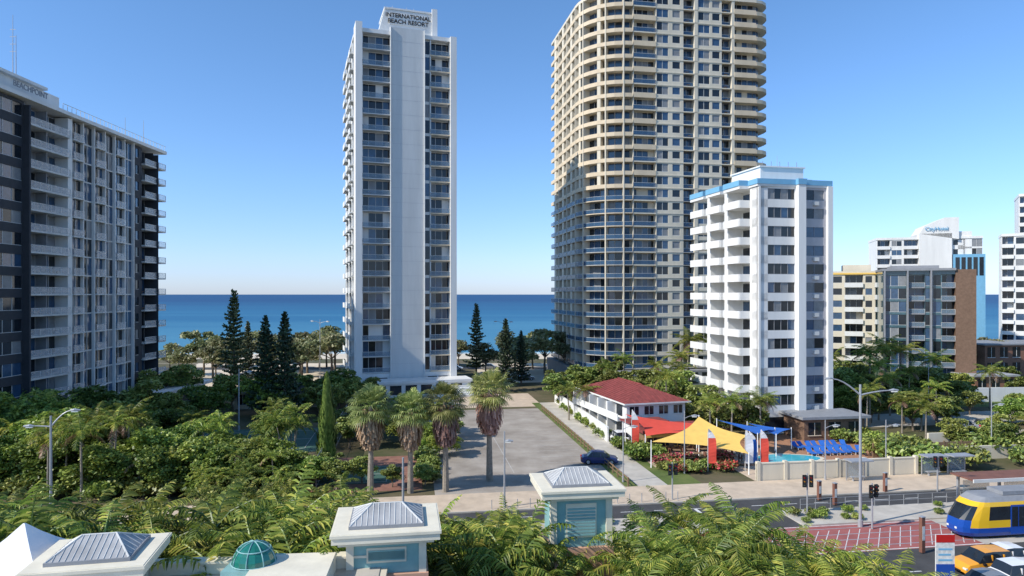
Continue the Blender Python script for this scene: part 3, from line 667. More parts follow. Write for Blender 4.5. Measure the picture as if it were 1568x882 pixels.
for x,y,h in ((-20.5,70.2,3.6),(-18,70,3.2),(-15.8,72,3.0),(-12.4,70.6,2.6),(-9,71,2.4),(-19.5,73,3.4),(-8.2,84,3.4),(-9.0,89,4.2),(-8.6,94,4.5),(-14,90,4.4),(-18,92,5),(-22,94,5),(-11,98,5),(-16,100,5.5),(-21,88,4.6),(-26,98,4)):
    put(TREES+GARD,'garden_tree',x,y,h,6.2,1.2)
# palms of the hotel garden, taller toward the building
scatter(66,-44,-8,30,45,lambda x,y:palm(ARECA+KING,'areca_palm',x,y,U(8.0,9.7)-.27*(y-38),1.0),1.8)
scatter(22,-50,-12,54,60,lambda x,y:palm(ARECA+KING,'areca_palm',x,y,U(4.6,6.0)),1.6)
scatter(24,-8,.5,33,48,lambda x,y:palm(ARECA,'areca_palm',x,y,U(7.0,8.6)-.3*(y-38),1.0),1.6)
scatter(26,1,14,36,47,lambda x,y:palm(ARECA+KING,'areca_palm',x,y,U(5.8,7.4)-.3*(y-38),1.15),1.8)
scatter(16,1.5,10,30,36,lambda x,y:palm(COCO+KING,'palm_tree',x,y,U(7.0,8.8)),1.9)
for x,y,h in ((10.0,31,10.1),(11.4,34,10.0),(13.8,31.5,9.2),(15.6,33,8.2),(8.4,30,9.6),(5.2,28.5,8.8),(17.4,34,7.3),(13.5,28,8.8),(12.0,38,8.6),(9.6,40,8.4),(16.5,29.5,8.2),(7.0,34.5,8.8),(14.6,37,7.4),(18.4,31,7.6),(11,27,9.6),(19.5,34,6.6),(15.2,26,9.0),(20,29,7.4)):
    palm(COCO,'coconut_palm',x,y,h)
scatter(130,-48,20,28,46,lambda x,y:place('shrub',random.choice(SHR[:2]),x,y,0,U(0,6),U(1.2,2.4)),1.9)
scatter(60,-60,-22,66,76,lambda x,y:place('shrub',random.choice(SHR[:2]),x,y,0,U(0,6),U(1.,2.)),1.9)
for i in range(26): x,y=R(U(24,60),U(-8.4,-5.8)); place('shrub',random.choice(SHR[:2]),x,y,.1,U(0,6),U(.35,.6))
for i in range(30): x,y=R(U(-40,15),U(-8.4,-5.8)); place('shrub',random.choice(SHR[:2]),x,y,.1,U(0,6),U(.5,.8))
for x,y,h in ((21.5,113,7),(25,108,6),(29,104,6.5),(27,112,8),(23,120,8),(31,100,5.5),(33,94.5,6.3),(30,95,5),(19,124,7),(27,98,4.6),(25,101,5)):
    put(GARD,'garden_tree',x,y,h,6.5,1.15)
for x,y,h in ((37.5,146,12.5),(42,146,12),(47,140,13),(51,140,11),(11.5,106,6.5),(9,108,6),(33.5,92,7.2),(29.6,92,7.2),(24,106,9),(17.5,128,8),(66,126,11.5),(70,128,12.5),(74,130,11.5),(64,120,9.5),(68,117,8.5),(78,126,10),(61,130,10),(84,120,8),(104,128,9),(110,120,9),(95,118,7),(60,100,6),(56,98,6),(57,94,5.5),(69,88,6.5),(74,92,7.5),(64,84,5.5),(79,96,7),(62,112,8),(58,108,8),(66,106,7),(34.5,94,6.6),(27,93,6.6),(52,100,7),(54,103,7.5),(29,118,9),(26,122,9),(33,132,10),(22,134,9)):
    palm(COCO,'palm_tree',x,y,h,U(.95,1.2))
for i in range(34): put(GARD,'garden_tree',U(56,78),U(118,142),U(4,8),6.5,1.2)
for i in range(20): put(GARD,'garden_tree',U(82,125),U(128,150),U(3,6),6.5,1.2)
for i in range(16): put(GARD,'garden_tree',U(8,20),U(118,146),U(3.5,7.5),6.5,1.2)
for i in range(26): put(GARD+TREES,'garden_tree',U(54,110),U(98,118),U(3.5,6.5),6.8,1.2)
for i in range(18): put(GARD,'garden_tree',U(56,90),U(85,92),U(2.5,4.5),6.8,1.2)
for i in range(30): x,y=R(U(46,80),U(6,14)); place('shrub',SHR[0],x,y,0,U(0,6),U(1,2.2))
for i in range(40): x,y=R(U(-8,-6.8),U(5,52)); place('shrub',SHR[i%2],x,y,0,U(0,6),U(.6,1.2))
for i in range(26): x,y=R(U(18,28),U(9,14)); place('flowering_shrub',SHR[2 if i%3 else 0],x,y,0,U(0,6),U(.6,1.0))
for i in range(14): x,y=R(U(17.4,20.5),U(15,22)); place('shrub',SHR[i%2],x,y,0,U(0,6),U(.8,1.5))
for i in range(24): x,y=R(U(17.3,18),U(22,58)); place('shrub',SHR[i%2],x-.3,y,0,U(0,6),U(.6,1.2))
for i in range(18): x,y=R(U(48,56),U(16,26)); place('shrub',SHR[i%2],x,y,0,U(0,6),U(.7,1.5))
# ------------------------------------------------------------ walls, fences
B=MB(); B.bx('white_paint',GF,16.9,17.1,26,60,0,1.9); B.bx('white_paint',GF,16.84,17.16,26,60,1.9,2.0); B.single('boundary_wall')
B=MB()
B.bx('w',GF,27,46,4.6,4.85,0.1,1.9); B.bx('cap',GF,26.95,46.05,4.55,4.9,1.9,2.0)
for k in range(7): B.bx('cap',GF,27+k*3.1,27.35+k*3.1,4.5,4.95,.1,2.15)
B.group('garden_wall',{'w':'cream_light','cap':'cream_light'})
B=MB(); B.bx('w',GF,52,75,10,10.3,0,1.6); B.bx('w',GF,56,80,15,15.3,0,2.2); B.bx('w',GF,75,75.3,4.6,10.,0,1.6); B.group('garden_wall',{'w':'cream_light'})
B=MB(); B.bx('white_paint',(83.,126.,.1),0,16,0,.25,0,2.6); B.bx('white_paint',(83.,126.,.1),0,.25,.25,6,0,2.6); B.single('rendered_wall')
B=MB()
for k in range(27):
    B.bx('wood',GF,12.9,13.04,5+k*1.8,5.14+k*1.8,0,.95)
B.bx('wood',GF,12.93,13.0,5,52,.8,.9); B.bx('wood',GF,12.93,13.0,5,52,.4,.48); B.single('timber_fence')
B=MB()
for k in range(15): B.bx('wood',GF,46+k*2.4,46.15+k*2.4,12,12.15,0,1.9)
B.bx('wood',GF,46,80,12.02,12.1,.15,1.75); B.single('timber_fence')
B=MB()
for k in range(9): B.tube('steel',[(*R(-19,9+k*4.2),0),(*R(-19,9+k*4.2),3.2)],[.04,.04],5)
for z in (.2,1.6,3.1): B.tube('steel',[(*R(-19,9),z),(*R(-19,42.6),z)],[.03,.03],4)
B.bx('mesh',GF,-19.01,-18.99,9,42.6,.1,3.1); B.single('court_fence',{'mesh':'railing_glass'})
# ------------------------------------------------------------ pool terrace, sails
rsheet('pool_deck','orange_deck',29,56,11,27,.02); rsheet('pool_terrace','paving',27,46,5,11,.018)
B=MB(); 
pts=[R(35.5+3.6*math.cos(t)*(1+.25*math.cos(2*t)),13.6+2.3*math.sin(t)) for t in np.linspace(0,2*math.pi,24,endpoint=False)]
B.prism('pool_water',pts,0,.05); 
pts2=[R(35.5+4.0*math.cos(t)*(1+.25*math.cos(2*t)),13.6+2.7*math.sin(t)) for t in np.linspace(0,2*math.pi,24,endpoint=False)]
B.prism('rim',pts2,0,.04); B.single('swimming_pool',{'rim':'cream_light'})
def lounger():
    B=MB(); F0=(0.,0.,0.)
    B.bx('sail_blue',F0,-.33,.33,-.9,.4,.3,.38)
    B.add('sail_blue',[(-.33,.4,.34),(.33,.4,.34),(.33,1.0,.8),(-.33,1.0,.8),(-.33,.4,.28),(.33,.4,.28),(.33,1.04,.74),(-.33,1.04,.74)],[(0,1,2,3),(7,6,5,4),(0,4,5,1),(2,6,7,3),(1,5,6,2),(3,7,4,0)])
    for x in (-.3,.26):
        for y in (-.8,.3): B.bx('white_paint',F0,x,x+.05,y,y+.05,0,.3)
    return B.mesh('sun_lounger')
lm=lounger()
for k in range(16):
    x,y=R(39.8+(k%8)*.95,15+(k//8)*3.2); place('sun_lounger',lm,x,y,.03,G0+U(-.3,.3))
def sail(name,mk,P,poles=True):
    n=10; B=MB(); A,Bq,C=[Vector(p) for p in P[:3]]; Dq=Vector(P[3]) if len(P)>3 else C
    V=[];Fc=[]; cen=(A+Bq+C+Dq)/4
    for i in range(n+1):
        for j in range(n+1):
            u,v=i/n,j/n; q=A*(1-u)*(1-v)+Bq*u*(1-v)+C*u*v+Dq*(1-u)*v
            e=(4*u*(1-u))*(abs(2*v-1)**2)+(4*v*(1-v))*(abs(2*u-1)**2)
            q=q+(cen-q)*.22*e; q.z-=.3*16*u*(1-u)*v*(1-v)*.5; V.append(tuple(q))
    for i in range(n):
        for j in range(n): k=i*(n+1)+j; Fc.append((k,k+1,k+n+2,k+n+1))
    B.add(mk,V,Fc)
    for p in set(tuple(q) for q in P): B.tube('white_paint',[(p[0],p[1],0),(p[0],p[1],p[2]+.2)],[.07,.05],6)
    o=B.single(name)
    for p in o.data.polygons: p.use_smooth=True
sail('shade_sail','sail_red',[(14.6,88,4.5),(24.5,90,2.9),(23,85,2.6),(16.4,84,2.5)])
sail('shade_sail','sail_yellow',[(16,78.5,3.0),(23,84,4.9),(27.6,80,3.4),(26.2,75.5,2.3)])
sail('shade_sail','sail_blue',[(27,90,3.4),(33.5,87,2.8),(29.5,82,3.1)])
sail('shade_sail','sail_blue',[(31,90,3.0),(36,88,2.6),(32.5,84,2.6)])
B=lowb((17.,86.,G0),8,5,2.4,nw=5); B.bx('band',(17.,86.,G0),-.65,8.65,-.66,-.61,2.0,2.45); B.group('restaurant_building',{'walls':'wood','roof':'roof_red','frames':'sail_yellow','band':'sail_yellow'})
def tableset():
    B=MB(); F0=(0.,0.,0.); B.bx('top',F0,-.45,.45,-.4,.4,.72,.76); B.tube('leg',[(0,0,0),(0,0,.72)],[.05,.05],6)
    for sx in (-1,1):
        x=sx*.8; B.bx('seat',F0,x-.22,x+.22,-.22,.22,.42,.46); B.bx('seat',F0,x+sx*.2-.02,x+sx*.2+.02,-.22,.22,.46,.9)
        for a in (-.19,.16):
            for b in (-.2,.17): B.bx('leg',F0,x+a,x+a+.03,b,b+.03,0,.42)
    return B.mesh('dining_table',{'top':'wood','leg':'black','seat':'rust_post'})
tm=tableset()
for i in range(7):
    for j in range(4): x,y=R(19.5+i*1.8,13+j*2.0); place('dining_table',tm,x,y,.02,G0+U(-.3,.3))
rsheet('dining_terrace','paving',18.5,32,12.2,22,.022)
def feather_flag(x,y,h,mk):
    B=MB(); B.tube('white_paint',[(0,0,0),(0,0,h*.9),(.12,0,h)],[.04,.03,.02],6)
    V=[];Fc=[]
    zs=np.linspace(.9,h,12)
    for i,z in enumerate(zs):
        t=i/11; w=.85*(1-max(0,(t-.6)/.4)**2)+.08; V+=[(0.04,0,z),(w,.06*math.sin(i),z)]
    for i in range(11): Fc.append((2*i,2*i+1,2*i+3,2*i+2))
    B.add(mk,V[:],Fc[:8]); B.add('sail_white',V[16:],[(0,1,3,2),(2,3,5,4),(4,5,7,6)])
    B.single('feather_flag',loc=(x,y,0),rot=U(-.3,.5))
for x,y,h,mk in ((22.1,77,4.8,'sail_red'),(26.3,77,4.6,'sail_white'),(28.2,77.5,4.6,'sail_red'),(26.9,77.6,4.4,'sail_blue'),(14.9,85,5.6,'sail_red')): feather_flag(x,y,h,mk)
# ------------------------------------------------------------ vehicles
def car(paint,L_=4.4,Wd=1.8,H=1.5,suv=0):
    B=MB(); hw=Wd/2
    hs=.88+.12*suv; hr=H
    st=[(-L_/2,.35,.62,.62,hw*.8,hw*.72),(-L_/2+.15,.25,.8,.82,hw*.95,hw*.8),(-L_/2+.35,.22,hs,hs+.03,hw,hw*.86),
        (-L_/2+(.45 if suv else .75),.2,hs,hs+.08,hw,hw*.86),(-L_/2+(.75 if suv else 1.25),.2,hs,hr-.04,hw,hw*.74),(-.1,.2,hs,hr,hw,hw*.76),(.55,.2,hs,hr-.06,hw,hw*.74),(1.2,.2,hs-.02,hs+.04,hw,hw*.84),
        (L_/2-.3,.22,hs-.14,hs-.1,hw*.96,hw*.82),(L_/2-.06,.28,.62,.64,hw*.86,hw*.75),(L_/2,.35,.5,.52,hw*.75,hw*.7)]
    V=[]
    for x,zb,zs,zr,w,wr in st: V+=[(x,-w*.92,zb),(x,-w,zs*.65),(x,-w*.96,zs),(x,-wr,zr),(x,0,zr+.03),(x,wr,zr),(x,w*.96,zs),(x,w,zs*.65),(x,w*.92,zb)]
    body=[];glass=[]
    for i in range(len(st)-1):
        for k in range(8):
            q=(i*9+k,i*9+k+1,(i+1)*9+k+1,(i+1)*9+k)
            g=(k in (2,5) and 3<=i<=6) or (k in (3,4) and i in (3,6))
            (glass if g else body).append(q)
    body.append(tuple(range(8,-1,-1))); n=len(V); body.append(tuple(range(n-9,n)))
    B.add('paint',V,body); B.add('glass',V,glass)
    F0=(0.,0.,0.)
    for x in (-L_/2+.85,L_/2-.85):
        for sy in (-1,1):
            B.tube('tyre',[(x,sy*(hw-.22),.33),(x,sy*(hw+.02),.33)],[.33,.33],14); B.tube('steel',[(x,sy*(hw+.02),.33),(x,sy*(hw+.035),.33)],[.2,.18],10)
    for sy in (-1,1):
        B.bx('lamp_glow',F0,L_/2-.16,L_/2-.02,sy*hw*.72-.16,sy*hw*.72+.16,.56,.68); B.bx('tail_red',F0,-L_/2-.0,-L_/2+.12,sy*hw*.74-.14,sy*hw*.74+.14,.66,.84)
        B.bx('black',F0,.75,.95,sy*(hw+.08)-.08,sy*(hw+.08)+.08,.9,1.02)
        for x in (.1,-.85): B.bx('pillar',F0,x-.04,x+.04,sy*hw*.86-.06,sy*hw*.86+.06,hs,hr-.2)
    B.bx('black',F0,-L_/2-.01,L_/2+.01,-.35,.35,.3,.42)
    return B.mesh('car',{'paint':paint,'glass':'window_dark','pillar':paint})
def pc(paint,x,y,r,suv=0,name='parked_car'): place(name,car(paint,suv=suv,H=1.7 if suv else 1.48),x,y,.03,r)
pc('car_white',14.3,91.5,G0+math.pi*.5,1); pc('car_blue',10.3,80.5,G0-.2); pc('car_grey',-57,86,.3)
pc('car_white',36.3,50.3,G0+math.pi,0,'car'); pc('car_yellow',33.9,49.0,G0+math.pi,1,'car'); pc('car_white',35.,46.8,G0,1,'car'); pc('car_grey',32.,45.5,G0,0,'car')
pc('car_white',66,100,.4); pc('car_grey',70,101,.4); pc('car_grey',3,158,.2); pc('car_white',-2,158,.2); pc('car_white',-15,178.5,.02); pc('car_grey',-6,181,.02)
def tram():
    B=MB(); Ltot=30.
    lv=[(.25,1.18),(.55,1.3),(.95,1.33),(1.55,1.33),(2.65,1.3),(3.0,1.22),(3.35,1.0),(3.42,.0)]
    sts=[(0,.42),(.25,.66),(.7,.85),(1.3,.96),(2.2,1),(4.0,1)]
    sl={.25:.25,.55:0,.95:.0,1.55:.15,2.65:.95,3.0:1.35,3.35:1.9,3.42:2.4}
    xs=[(x,w) for x,w in sts]+[(5.2+1.6*k,1) for k in range(15)]
    V=[]; m=len(lv)*2-1
    for x,w in xs:
        k=max(0,1-x/2.6)
        left=[(x+sl[z]*k,-hw*w,z) for z,hw in lv]; right=[(x+sl[z]*k,hw*w,z) for z,hw in lv[:-1]][::-1]
        V+=left+right
    parts={}
    for i in range(len(xs)-1):
        for k in range(m-1):
            kk=k if k<m//2 else m-2-k
            if kk==0: c='tram_blue'
            elif kk==1: c='tram_blue' if i<6 or i%4==0 else 'tram_yellow'
            elif kk==2: c='tram_yellow' if (i>1) else 'tram_blue'
            elif kk==3: c='window_dark' if i!=3 and i%5!=2 else 'tram_yellow'
            elif kk==4: c='tram_yellow'
            else: c='mid_grey'
            if 6<=i and i%4==0 and kk in(1,2): c='tram_blue'
            parts.setdefault(c,[]).append((i*m+k,i*m+k+1,(i+1)*m+k+1,(i+1)*m+k))
    for k in range(len(lv)-1):
        q=(k,k+1,m-2-k,m-1-k) if k+1<=m-2-k else None
        c=['tram_blue','tram_blue','tram_blue','window_dark','tram_yellow','mid_grey','mid_grey'][k]
        if k==len(lv)-2: q=(k,k+1,m-1-k)
        parts.setdefault(c,[]).append(q)
    for c,f in parts.items(): B.add(c,V,f)
    F0=(0.,0.,0.)
    for k in range(4): B.bx('mid_grey',F0,4+k*6,7.5+k*6,-.8,.8,3.4,3.7)
    for sy in (-1,1): B.bx('lamp_glow',F0,-.03,.1,sy*.42-.1,sy*.42+.1,.75,.9)
    for k in range(6):
        B.bx('tram_blue',F0,4.2+k*4,5.6+k*4,-1.36,-1.335,.4,2.75); B.bx('window_dark',F0,4.3+k*4,4.85+k*4,-1.38,-1.36,1.0,2.6); B.bx('window_dark',F0,4.95+k*4,5.5+k*4,-1.38,-1.36,1.0,2.6)
    for k in range(6): B.bx('tyre',F0,2.6+k*4.5,4.2+k*4.5,-1.0,1.0,.05,.4)
    x,y=R(34.8,-12.9); B.single('tram',loc=(x,y,.03),rot=G0)
tram()
# ------------------------------------------------------------ street furniture
def lamp(x,y,H,arms,rot=0,t=1):
    B=MB(); B.tube('steel',[(0,0,0),(0,0,.6),(0,0,.61),(0,0,H)],[.16*t,.16*t,.1*t,.07*t],10)
    for sx,Ln,rise in arms:
        P=[(0,0,H-.9)]+[(sx*Ln*u,0,H-.9+rise*math.sin(u*1.5)) for u in (.2,.4,.6,.8,1)]; B.tube('steel',P,[.06*t,.055*t,.05*t,.045*t,.04*t,.04*t],6)
        B.tube('steel',[(sx*Ln*.95,0,H-.9+rise),(sx*(Ln*.95+.35),0,H-.86+rise),(sx*(Ln*.95+.8),0,H-.9+rise)],[.06,.13,.07],8)
        B.bx('lamp_glow',(0.,0.,0.),min(sx*(Ln+.05),sx*(Ln+.55)),max(sx*(Ln+.05),sx*(Ln+.55)),-.09,.09,H-1.04+rise,H-.95+rise)
    B.single('street_lamp',loc=(x,y,.02),rot=rot)
lamp(29.9,58.6,12.2,((-1,2.4,1.4),(1,2.6,.4)),0,1.35)
lamp(-38.5,57,9.8,((1,1.5,1.3),(-1,1.3,.1)),.2,1.2)
lamp(-.7,63.5,7.2,((1,.01,.0),)); lamp(-45,160,14,((-1,1.5,.5),(1,1.5,.4))); lamp(-40,100,9,((1,1.2,.5),)); lamp(-2,158,14,((-1,1.5,.5),(1,1.5,.4)))
for x,y,h in ((19.2,76,7),(11.8,72.5,6.5),(33.5,73,6.5),(72,118,8),(59,84,7),(43,78.5,5.5)): lamp(x,y,h,((1,.8,.3),),0,.7)
def tlight(x,y,H,rot):
    B=MB(); F0=(0.,0.,0.); B.tube('steel',[(0,0,0),(0,0,H)],[.08,.06],8)
    for sx in (-.3,.3):
        B.bx('black',F0,sx-.17,sx+.17,-.2,-.06,H-1.2,H-.1)
        for k,c in enumerate(('tail_red','car_yellow','court_green')):
            z=H-.3-k*.34; B.tube(c,[(sx,-.2,z),(sx,-.21,z)],[.1,.1],10); B.tube('black',[(sx,-.2,z+.08),(sx,-.36,z+.1)],[.1,.1],8)
    B.bx('black',F0,-.12,.12,.06,.2,H-.9,H-.2); B.single('traffic_light',loc=(x,y,.02),rot=rot)
tlight(26.6,61.5,3.8,0); tlight(30.6,58.0,3.9,.4); tlight(43,69,3.7,0); tlight(15.5,66,3.7,.2)
for x,y,h in ((31.6,52.6,2.7),(30.5,64.5,2.0),(29.7,66,1.8),(37.5,68.6,1.9)):
    B=MB(); F0=(0.,0.,0.); B.bx('rust_post',F0,-.16,.16,-.14,.14,0,h); B.bx('mark_white',F0,-.12,.12,-.155,-.14,h*.35,h*.75); B.bx('steel',F0,-.19,.19,-.17,.17,h,h+.06); B.single('tram_stop_pylon',loc=(x,y,.1),rot=.3)
B=MB(); F0=(0.,0.,0.)
B.bx('mark_white',F0,-.6,.6,-.05,.05,1.2,4.5); B.bx('tail_red',F0,-.6,.6,-.07,-.05,4.0,4.5); B.bx('blue',F0,-.6,.6,-.065,-.05,1.2,2.6)
for k in range(3): B.bx('grey',F0,-.45,.45-.1*(k%2),-.06,-.05,2.8+k*.35,2.92+k*.35)
for sx in (-.5,.5): B.bx('steel',F0,sx-.04,sx+.04,.05,.12,0,4.4)
B.group('sign_board',{'blue':'tram_blue','grey':'blue_band'}).location=(27.9,44.,0)
B=MB()
B.bx('roof',GF,41,64,-8.4,-5.6,3.0,3.12); B.bx('fascia',GF,40.9,64.1,-8.5,-8.4,2.9,3.2)
for k in range(6):
    B.bx('post',GF,41.6+k*4.4,41.8+k*4.4,-5.9,-5.7,.14,3.0); B.bx('glass',GF,42.2+k*4.4,45+k*4.4,-5.85,-5.8,.4,2.4); B.bx('seat',GF,42.4+k*4.4,44.6+k*4.4,-6.6,-6.1,.55,.62); B.bx('post',GF,43.4+k*4.4,43.5+k*4.4,-6.4,-6.3,.14,.55)
B.group('tram_stop_shelter',{'roof':'rust_post','fascia':'white_paint','post':'steel','glass':'railing_glass','seat':'wood'})
for a,b in ((46,3.2),(49,3.0),(36.5,2.5)):
    B=MB(); F=(*R(a,b),G0); B.bx('glass',F,0,2.2,.9,.95,.3,2.2); B.bx('roof',F,-.2,2.4,-.3,1.1,2.3,2.42); 
    for x in (0,2.1): B.bx('post',F,x,x+.08,.85,.95,.1,2.3)
    B.bx('post',F,.3,1.9,.3,.75,.55,.62); B.bx('post',F,.5,.6,.4,.6,.14,.55); B.bx('post',F,1.6,1.7,.4,.6,.14,.55)
    B.group('bus_shelter',{'glass':'railing_glass','roof':'steel','post':'steel'})
B=MB()
for k in range(16): B.tube('steel',[(*R(16+k*1.2-18,-.75),.1),(*R(16+k*1.2-18,-.75),1.0)],[.04,.04],6)
B.single('bollards')
B=MB()
for k in range(14): B.tube('steel',[(*R(26+k*1.5,-5.2),.1),(*R(26+k*1.5,-5.2),1.15)],[.025,.025],5)
for z in (1.15,.65): B.tube('steel',[(*R(26,-5.2),z),(*R(45.5,-5.2),z)],[.02,.02],5)
B.single('pedestrian_fence')
for a in (-40,-10,48):
    x,y=R(a,-8.8)
    B=MB(); B.tube('steel',[(0,0,0),(0,0,7)],[.12,.08],8); B.tube('steel',[(0,0,6.2),(.35,-2.6,6.4)],[.04,.03],5); B.single('tramway_mast',loc=(x,y,.1))
# ------------------------------------------------------------ foreground hotel roofs
def cupola(x,y,a,z,w,d,bodyH,roofH=.95,body='teal'):
    B=MB(); F=(x,y,a)
    hw,hd=w/2,d/2
    B.bx('slab',F,-hw,hw,-hd,hd,z-.42,z); B.bx('slab',F,-hw-.06,hw+.06,-hd-.06,hd+.06,z-.14,z-.02); B.bx('slab',F,-hw+.25,hw-.25,-hd+.25,hd-.25,z-.6,z-.42)
    rw,rd=hw*.68,hd*.68
    B.bx('curb',F,-rw-.06,rw+.06,-rd-.06,rd+.06,z,z+.14)
    c,s=math.cos(a),math.sin(a); T=lambda px,py,pz:(x+px*c-py*s,y+px*s+py*c,pz)
    k=.42
    V=[T(-rw,-rd,z+.14),T(rw,-rd,z+.14),T(rw,rd,z+.14),T(-rw,rd,z+.14),T(-rw*k,0,z+roofH*.75),T(rw*k,0,z+roofH*.75)]
    B.add('metal',V,[(0,1,5,4),(1,2,5),(2,3,4,5),(3,0,4)])
    def rib(p,q): B.tube('ribs',[p,q],[.02,.02],4)
    n=13
    for i in range(n+1):
        t=i/n; xx=-rw+2*rw*t
        for sgn in (-1,1):
            if abs(xx)<=rw*k: tp=T(xx,0,z+roofH*.75)
            else:
                f=(rw-abs(xx))/(rw-rw*k); tp=T(xx,sgn*rd*(1-f),z+.14+(roofH*.75-.14)*f)
            rib(T(xx,sgn*rd,z+.15),(tp[0],tp[1],tp[2]+.012))
    for i in range(1,7):
        t=i/7; yy=-rd+2*rd*t; f=1-abs(yy)/rd
        for sgn in (-1,1): rib(T(sgn*rw,yy,z+.15),T(sgn*(rw-(rw-rw*k)*f),yy,z+.152+(roofH*.75-.14)*f))
    for p,q in ((0,4),(3,4),(1,5),(2,5),(4,5)): B.tube('ribs',[V[p],V[q]],[.04,.04],5)
    bw,bd=hw*.68,hd*.66
    B.bx('body',F,-bw,bw,-bd,bd,z-bodyH,z-.6)
    for sx in (-1,1):
        B.bx('pier',F,sx*bw-.16,sx*bw+.16,-bd-.14,-bd+.18,z-bodyH,z-.6)
    B.bx('frame',F,-bw*.55,bw*.55,-bd-.06,-bd,z-bodyH+.5,z-.85); 
    for i in range(9):
        zz=z-bodyH+.6+i*(bodyH-1.6)/9; B.bx('louvre',F,-bw*.5,bw*.5,-bd-.11,-bd-.06,zz,zz+.09)
    B.bx('salmon',F,-bw-.25,bw+.25,-bd-.25,bd+.25,z-bodyH-3,z-bodyH+.02)
    B.bx('body2',F,-bw-.1,bw+.1,-bd-.1,bd+.1,0,z-bodyH-3)
    B.group('rooftop_cupola',{'slab':'cornice_cream','curb':'mid_grey','metal':'roof_metal','ribs':'slab_conc','body':body,'pier':'cornice_cream','frame':'cornice_cream','louvre':'teal','body2':'cream_light'})
cupola(-5.7,31.2,math.radians(9),9.75,4.6,3.9,2.0)
cupola(3.4,36.4,math.radians(8),10.05,4.3,3.6,3.1)
cupola(-16.3,27.0,math.radians(12),9.8,4.2,3.6,1.9,body='cream_light')
B=MB(); F=(-24.,15.,math.radians(6))
B.bx('wall',F,0,20,0,13.2,0,8.0); B.bx('roof_sheet',F,.3,19.7,.3,12.9,8.0,8.04)
B.bx('parapet',F,9.2,19.0,12.9,13.3,8.0,8.5); B.bx('parapet',F,9.1,19.1,12.8,13.4,8.5,8.6); B.bx('parapet',F,0,.3,0,13,8.0,8.5)
B.bx('parapet',F,14.6,17.8,9.5,12.8,8.04,8.8)
B.group('podium_building',{'wall':'cream_light','roof_sheet':'concrete','parapet':'cornice_cream'})
B=MB(); r=.88; Vv=[];Fc=[]
for i in range(6):
    ph=math.pi/2*i/5.5
    for k in range(16): t=2*math.pi*k/16; Vv.append((r*math.cos(ph)*math.cos(t),r*math.cos(ph)*math.sin(t),r*math.sin(ph)))
for i in range(5):
    for k in range(16): Fc.append((i*16+k,i*16+(k+1)%16,(i+1)*16+(k+1)%16,(i+1)*16+k))
Fc.append(tuple(80+k for k in range(16)))
B.add('dome_glass',Vv,Fc)
for k in range(8):
    t=2*math.pi*k/8; B.tube('ribs',[((r+.01)*math.cos(p)*math.cos(t),(r+.01)*math.cos(p)*math.sin(t),(r+.01)*math.sin(p)) for p in np.linspace(0,math.pi/2,9)],[.025]*9,4)
for ph in (.05,.75): B.tube('ribs',[((r+.02)*math.cos(ph)*math.cos(t),(r+.02)*math.cos(ph)*math.sin(t),r*math.sin(ph)) for t in np.linspace(0,2*math.pi,25)],[.03]*25,4)
B.bx('teal',(0.,0.,0.),-1.0,1.0,-1.0,1.0,-1.2,0); o=B.single('glass_dome',{'ribs':'teal'},loc=(-10.8,28.6,8.75))
B=MB(); z=9.0; V=[]
nseg=16; rings=6
for i in range(rings+1):
    t=i/rings; w=2.3*t+.03; zz=z+1.6*(1-t)**1.8
    for k in range(nseg):
        a=2*math.pi*k/nseg; q=max(abs(math.cos(a)),abs(math.sin(a))); V.append((w*math.cos(a)/q,w*math.sin(a)/q,zz))
Fc=[(i*nseg+k,i*nseg+(k+1)%nseg,(i+1)*nseg+(k+1)%nseg,(i+1)*nseg+k) for i in range(rings) for k in range(nseg)]
B.add('sail_white',V,Fc)
for sx in (-2.2,2.2):
    for sy in (-2.2,2.2): B.tube('steel',[(sx,sy,0),(sx,sy,z)],[.05,.05],6)
B.single('marquee_tent',loc=(-20.0,28.0,.0))
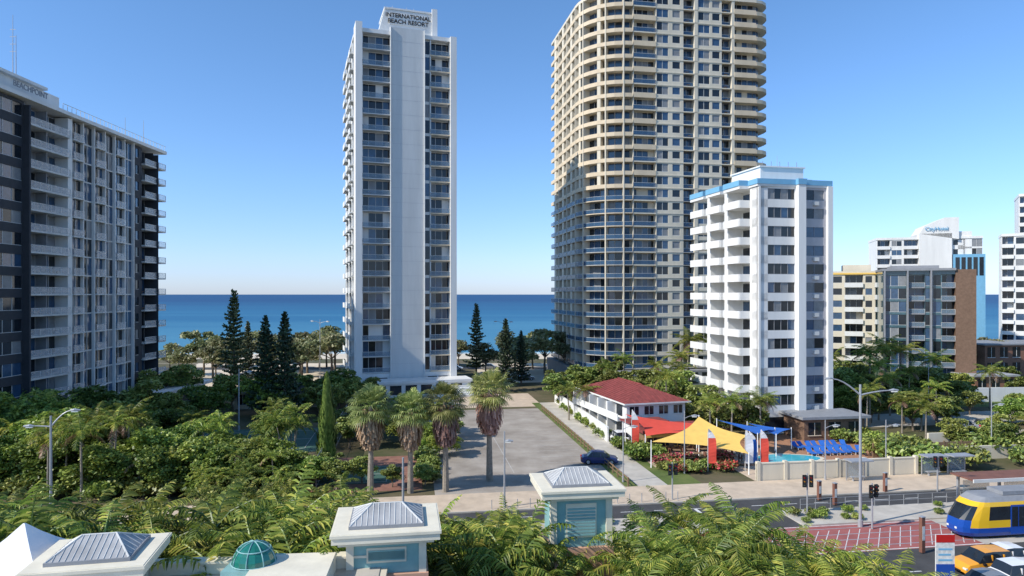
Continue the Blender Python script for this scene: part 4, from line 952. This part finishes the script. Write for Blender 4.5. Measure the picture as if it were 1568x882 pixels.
# ------------------------------------------------------------ light, sky, camera
el=math.radians(38); hx,hy=-.90,-.43
d=Vector((hx*math.cos(el),hy*math.cos(el),math.sin(el)))
sl=bpy.data.lights.new('sun','SUN'); sl.energy=5.0; sl.angle=math.radians(.5); sl.color=(1,.94,.84)
so=bpy.data.objects.new('sun',sl); so.rotation_euler=d.to_track_quat('Z','Y').to_euler(); S.collection.objects.link(so)
w=bpy.data.worlds.new('World'); S.world=w; w.use_nodes=True; nt=w.node_tree; bg=nt.nodes['Background']
sk=nt.nodes.new('ShaderNodeTexSky'); sk.sky_type='NISHITA'; sk.sun_disc=False; sk.sun_elevation=el; sk.sun_rotation=math.atan2(hx,hy)
sk.altitude=0; sk.air_density=1.0; sk.dust_density=.2; sk.ozone_density=1.5
tc=nt.nodes.new('ShaderNodeTexCoord'); sp=nt.nodes.new('ShaderNodeSeparateXYZ'); nt.links.new(tc.outputs['Generated'],sp.inputs[0])
rp=nt.nodes.new('ShaderNodeValToRGB'); nt.links.new(sp.outputs['Z'],rp.inputs['Fac'])
e=rp.color_ramp.elements; e[0].color=(.375,.47,.80,1); e[1].color=(.42,.62,.74,1); e[1].position=.6
x=e.new(.05); x.color=(.41,.51,.80,1); x=e.new(.16); x.color=(.42,.56,.77,1)
vm=nt.nodes.new('ShaderNodeVectorMath'); vm.operation='MULTIPLY'; nt.links.new(sk.outputs[0],vm.inputs[0]); nt.links.new(rp.outputs['Color'],vm.inputs[1])
v2=nt.nodes.new('ShaderNodeVectorMath'); v2.operation='SCALE'; v2.inputs['Scale'].default_value=1.9; nt.links.new(vm.outputs[0],v2.inputs[0])
nt.links.new(v2.outputs[0],bg.inputs[0]); bg.inputs[1].default_value=.135
cd=bpy.data.cameras.new('camera'); cd.lens=24; cd.sensor_width=36; cd.shift_y=9/1568; cd.clip_end=60000; cd.clip_start=.1
co=bpy.data.objects.new('camera',cd); co.location=(0,0,20); co.rotation_euler=(math.pi/2,0,0); S.collection.objects.link(co); S.camera=co
S.view_settings.view_transform='Standard'; S.view_settings.look='None'; S.view_settings.exposure=0
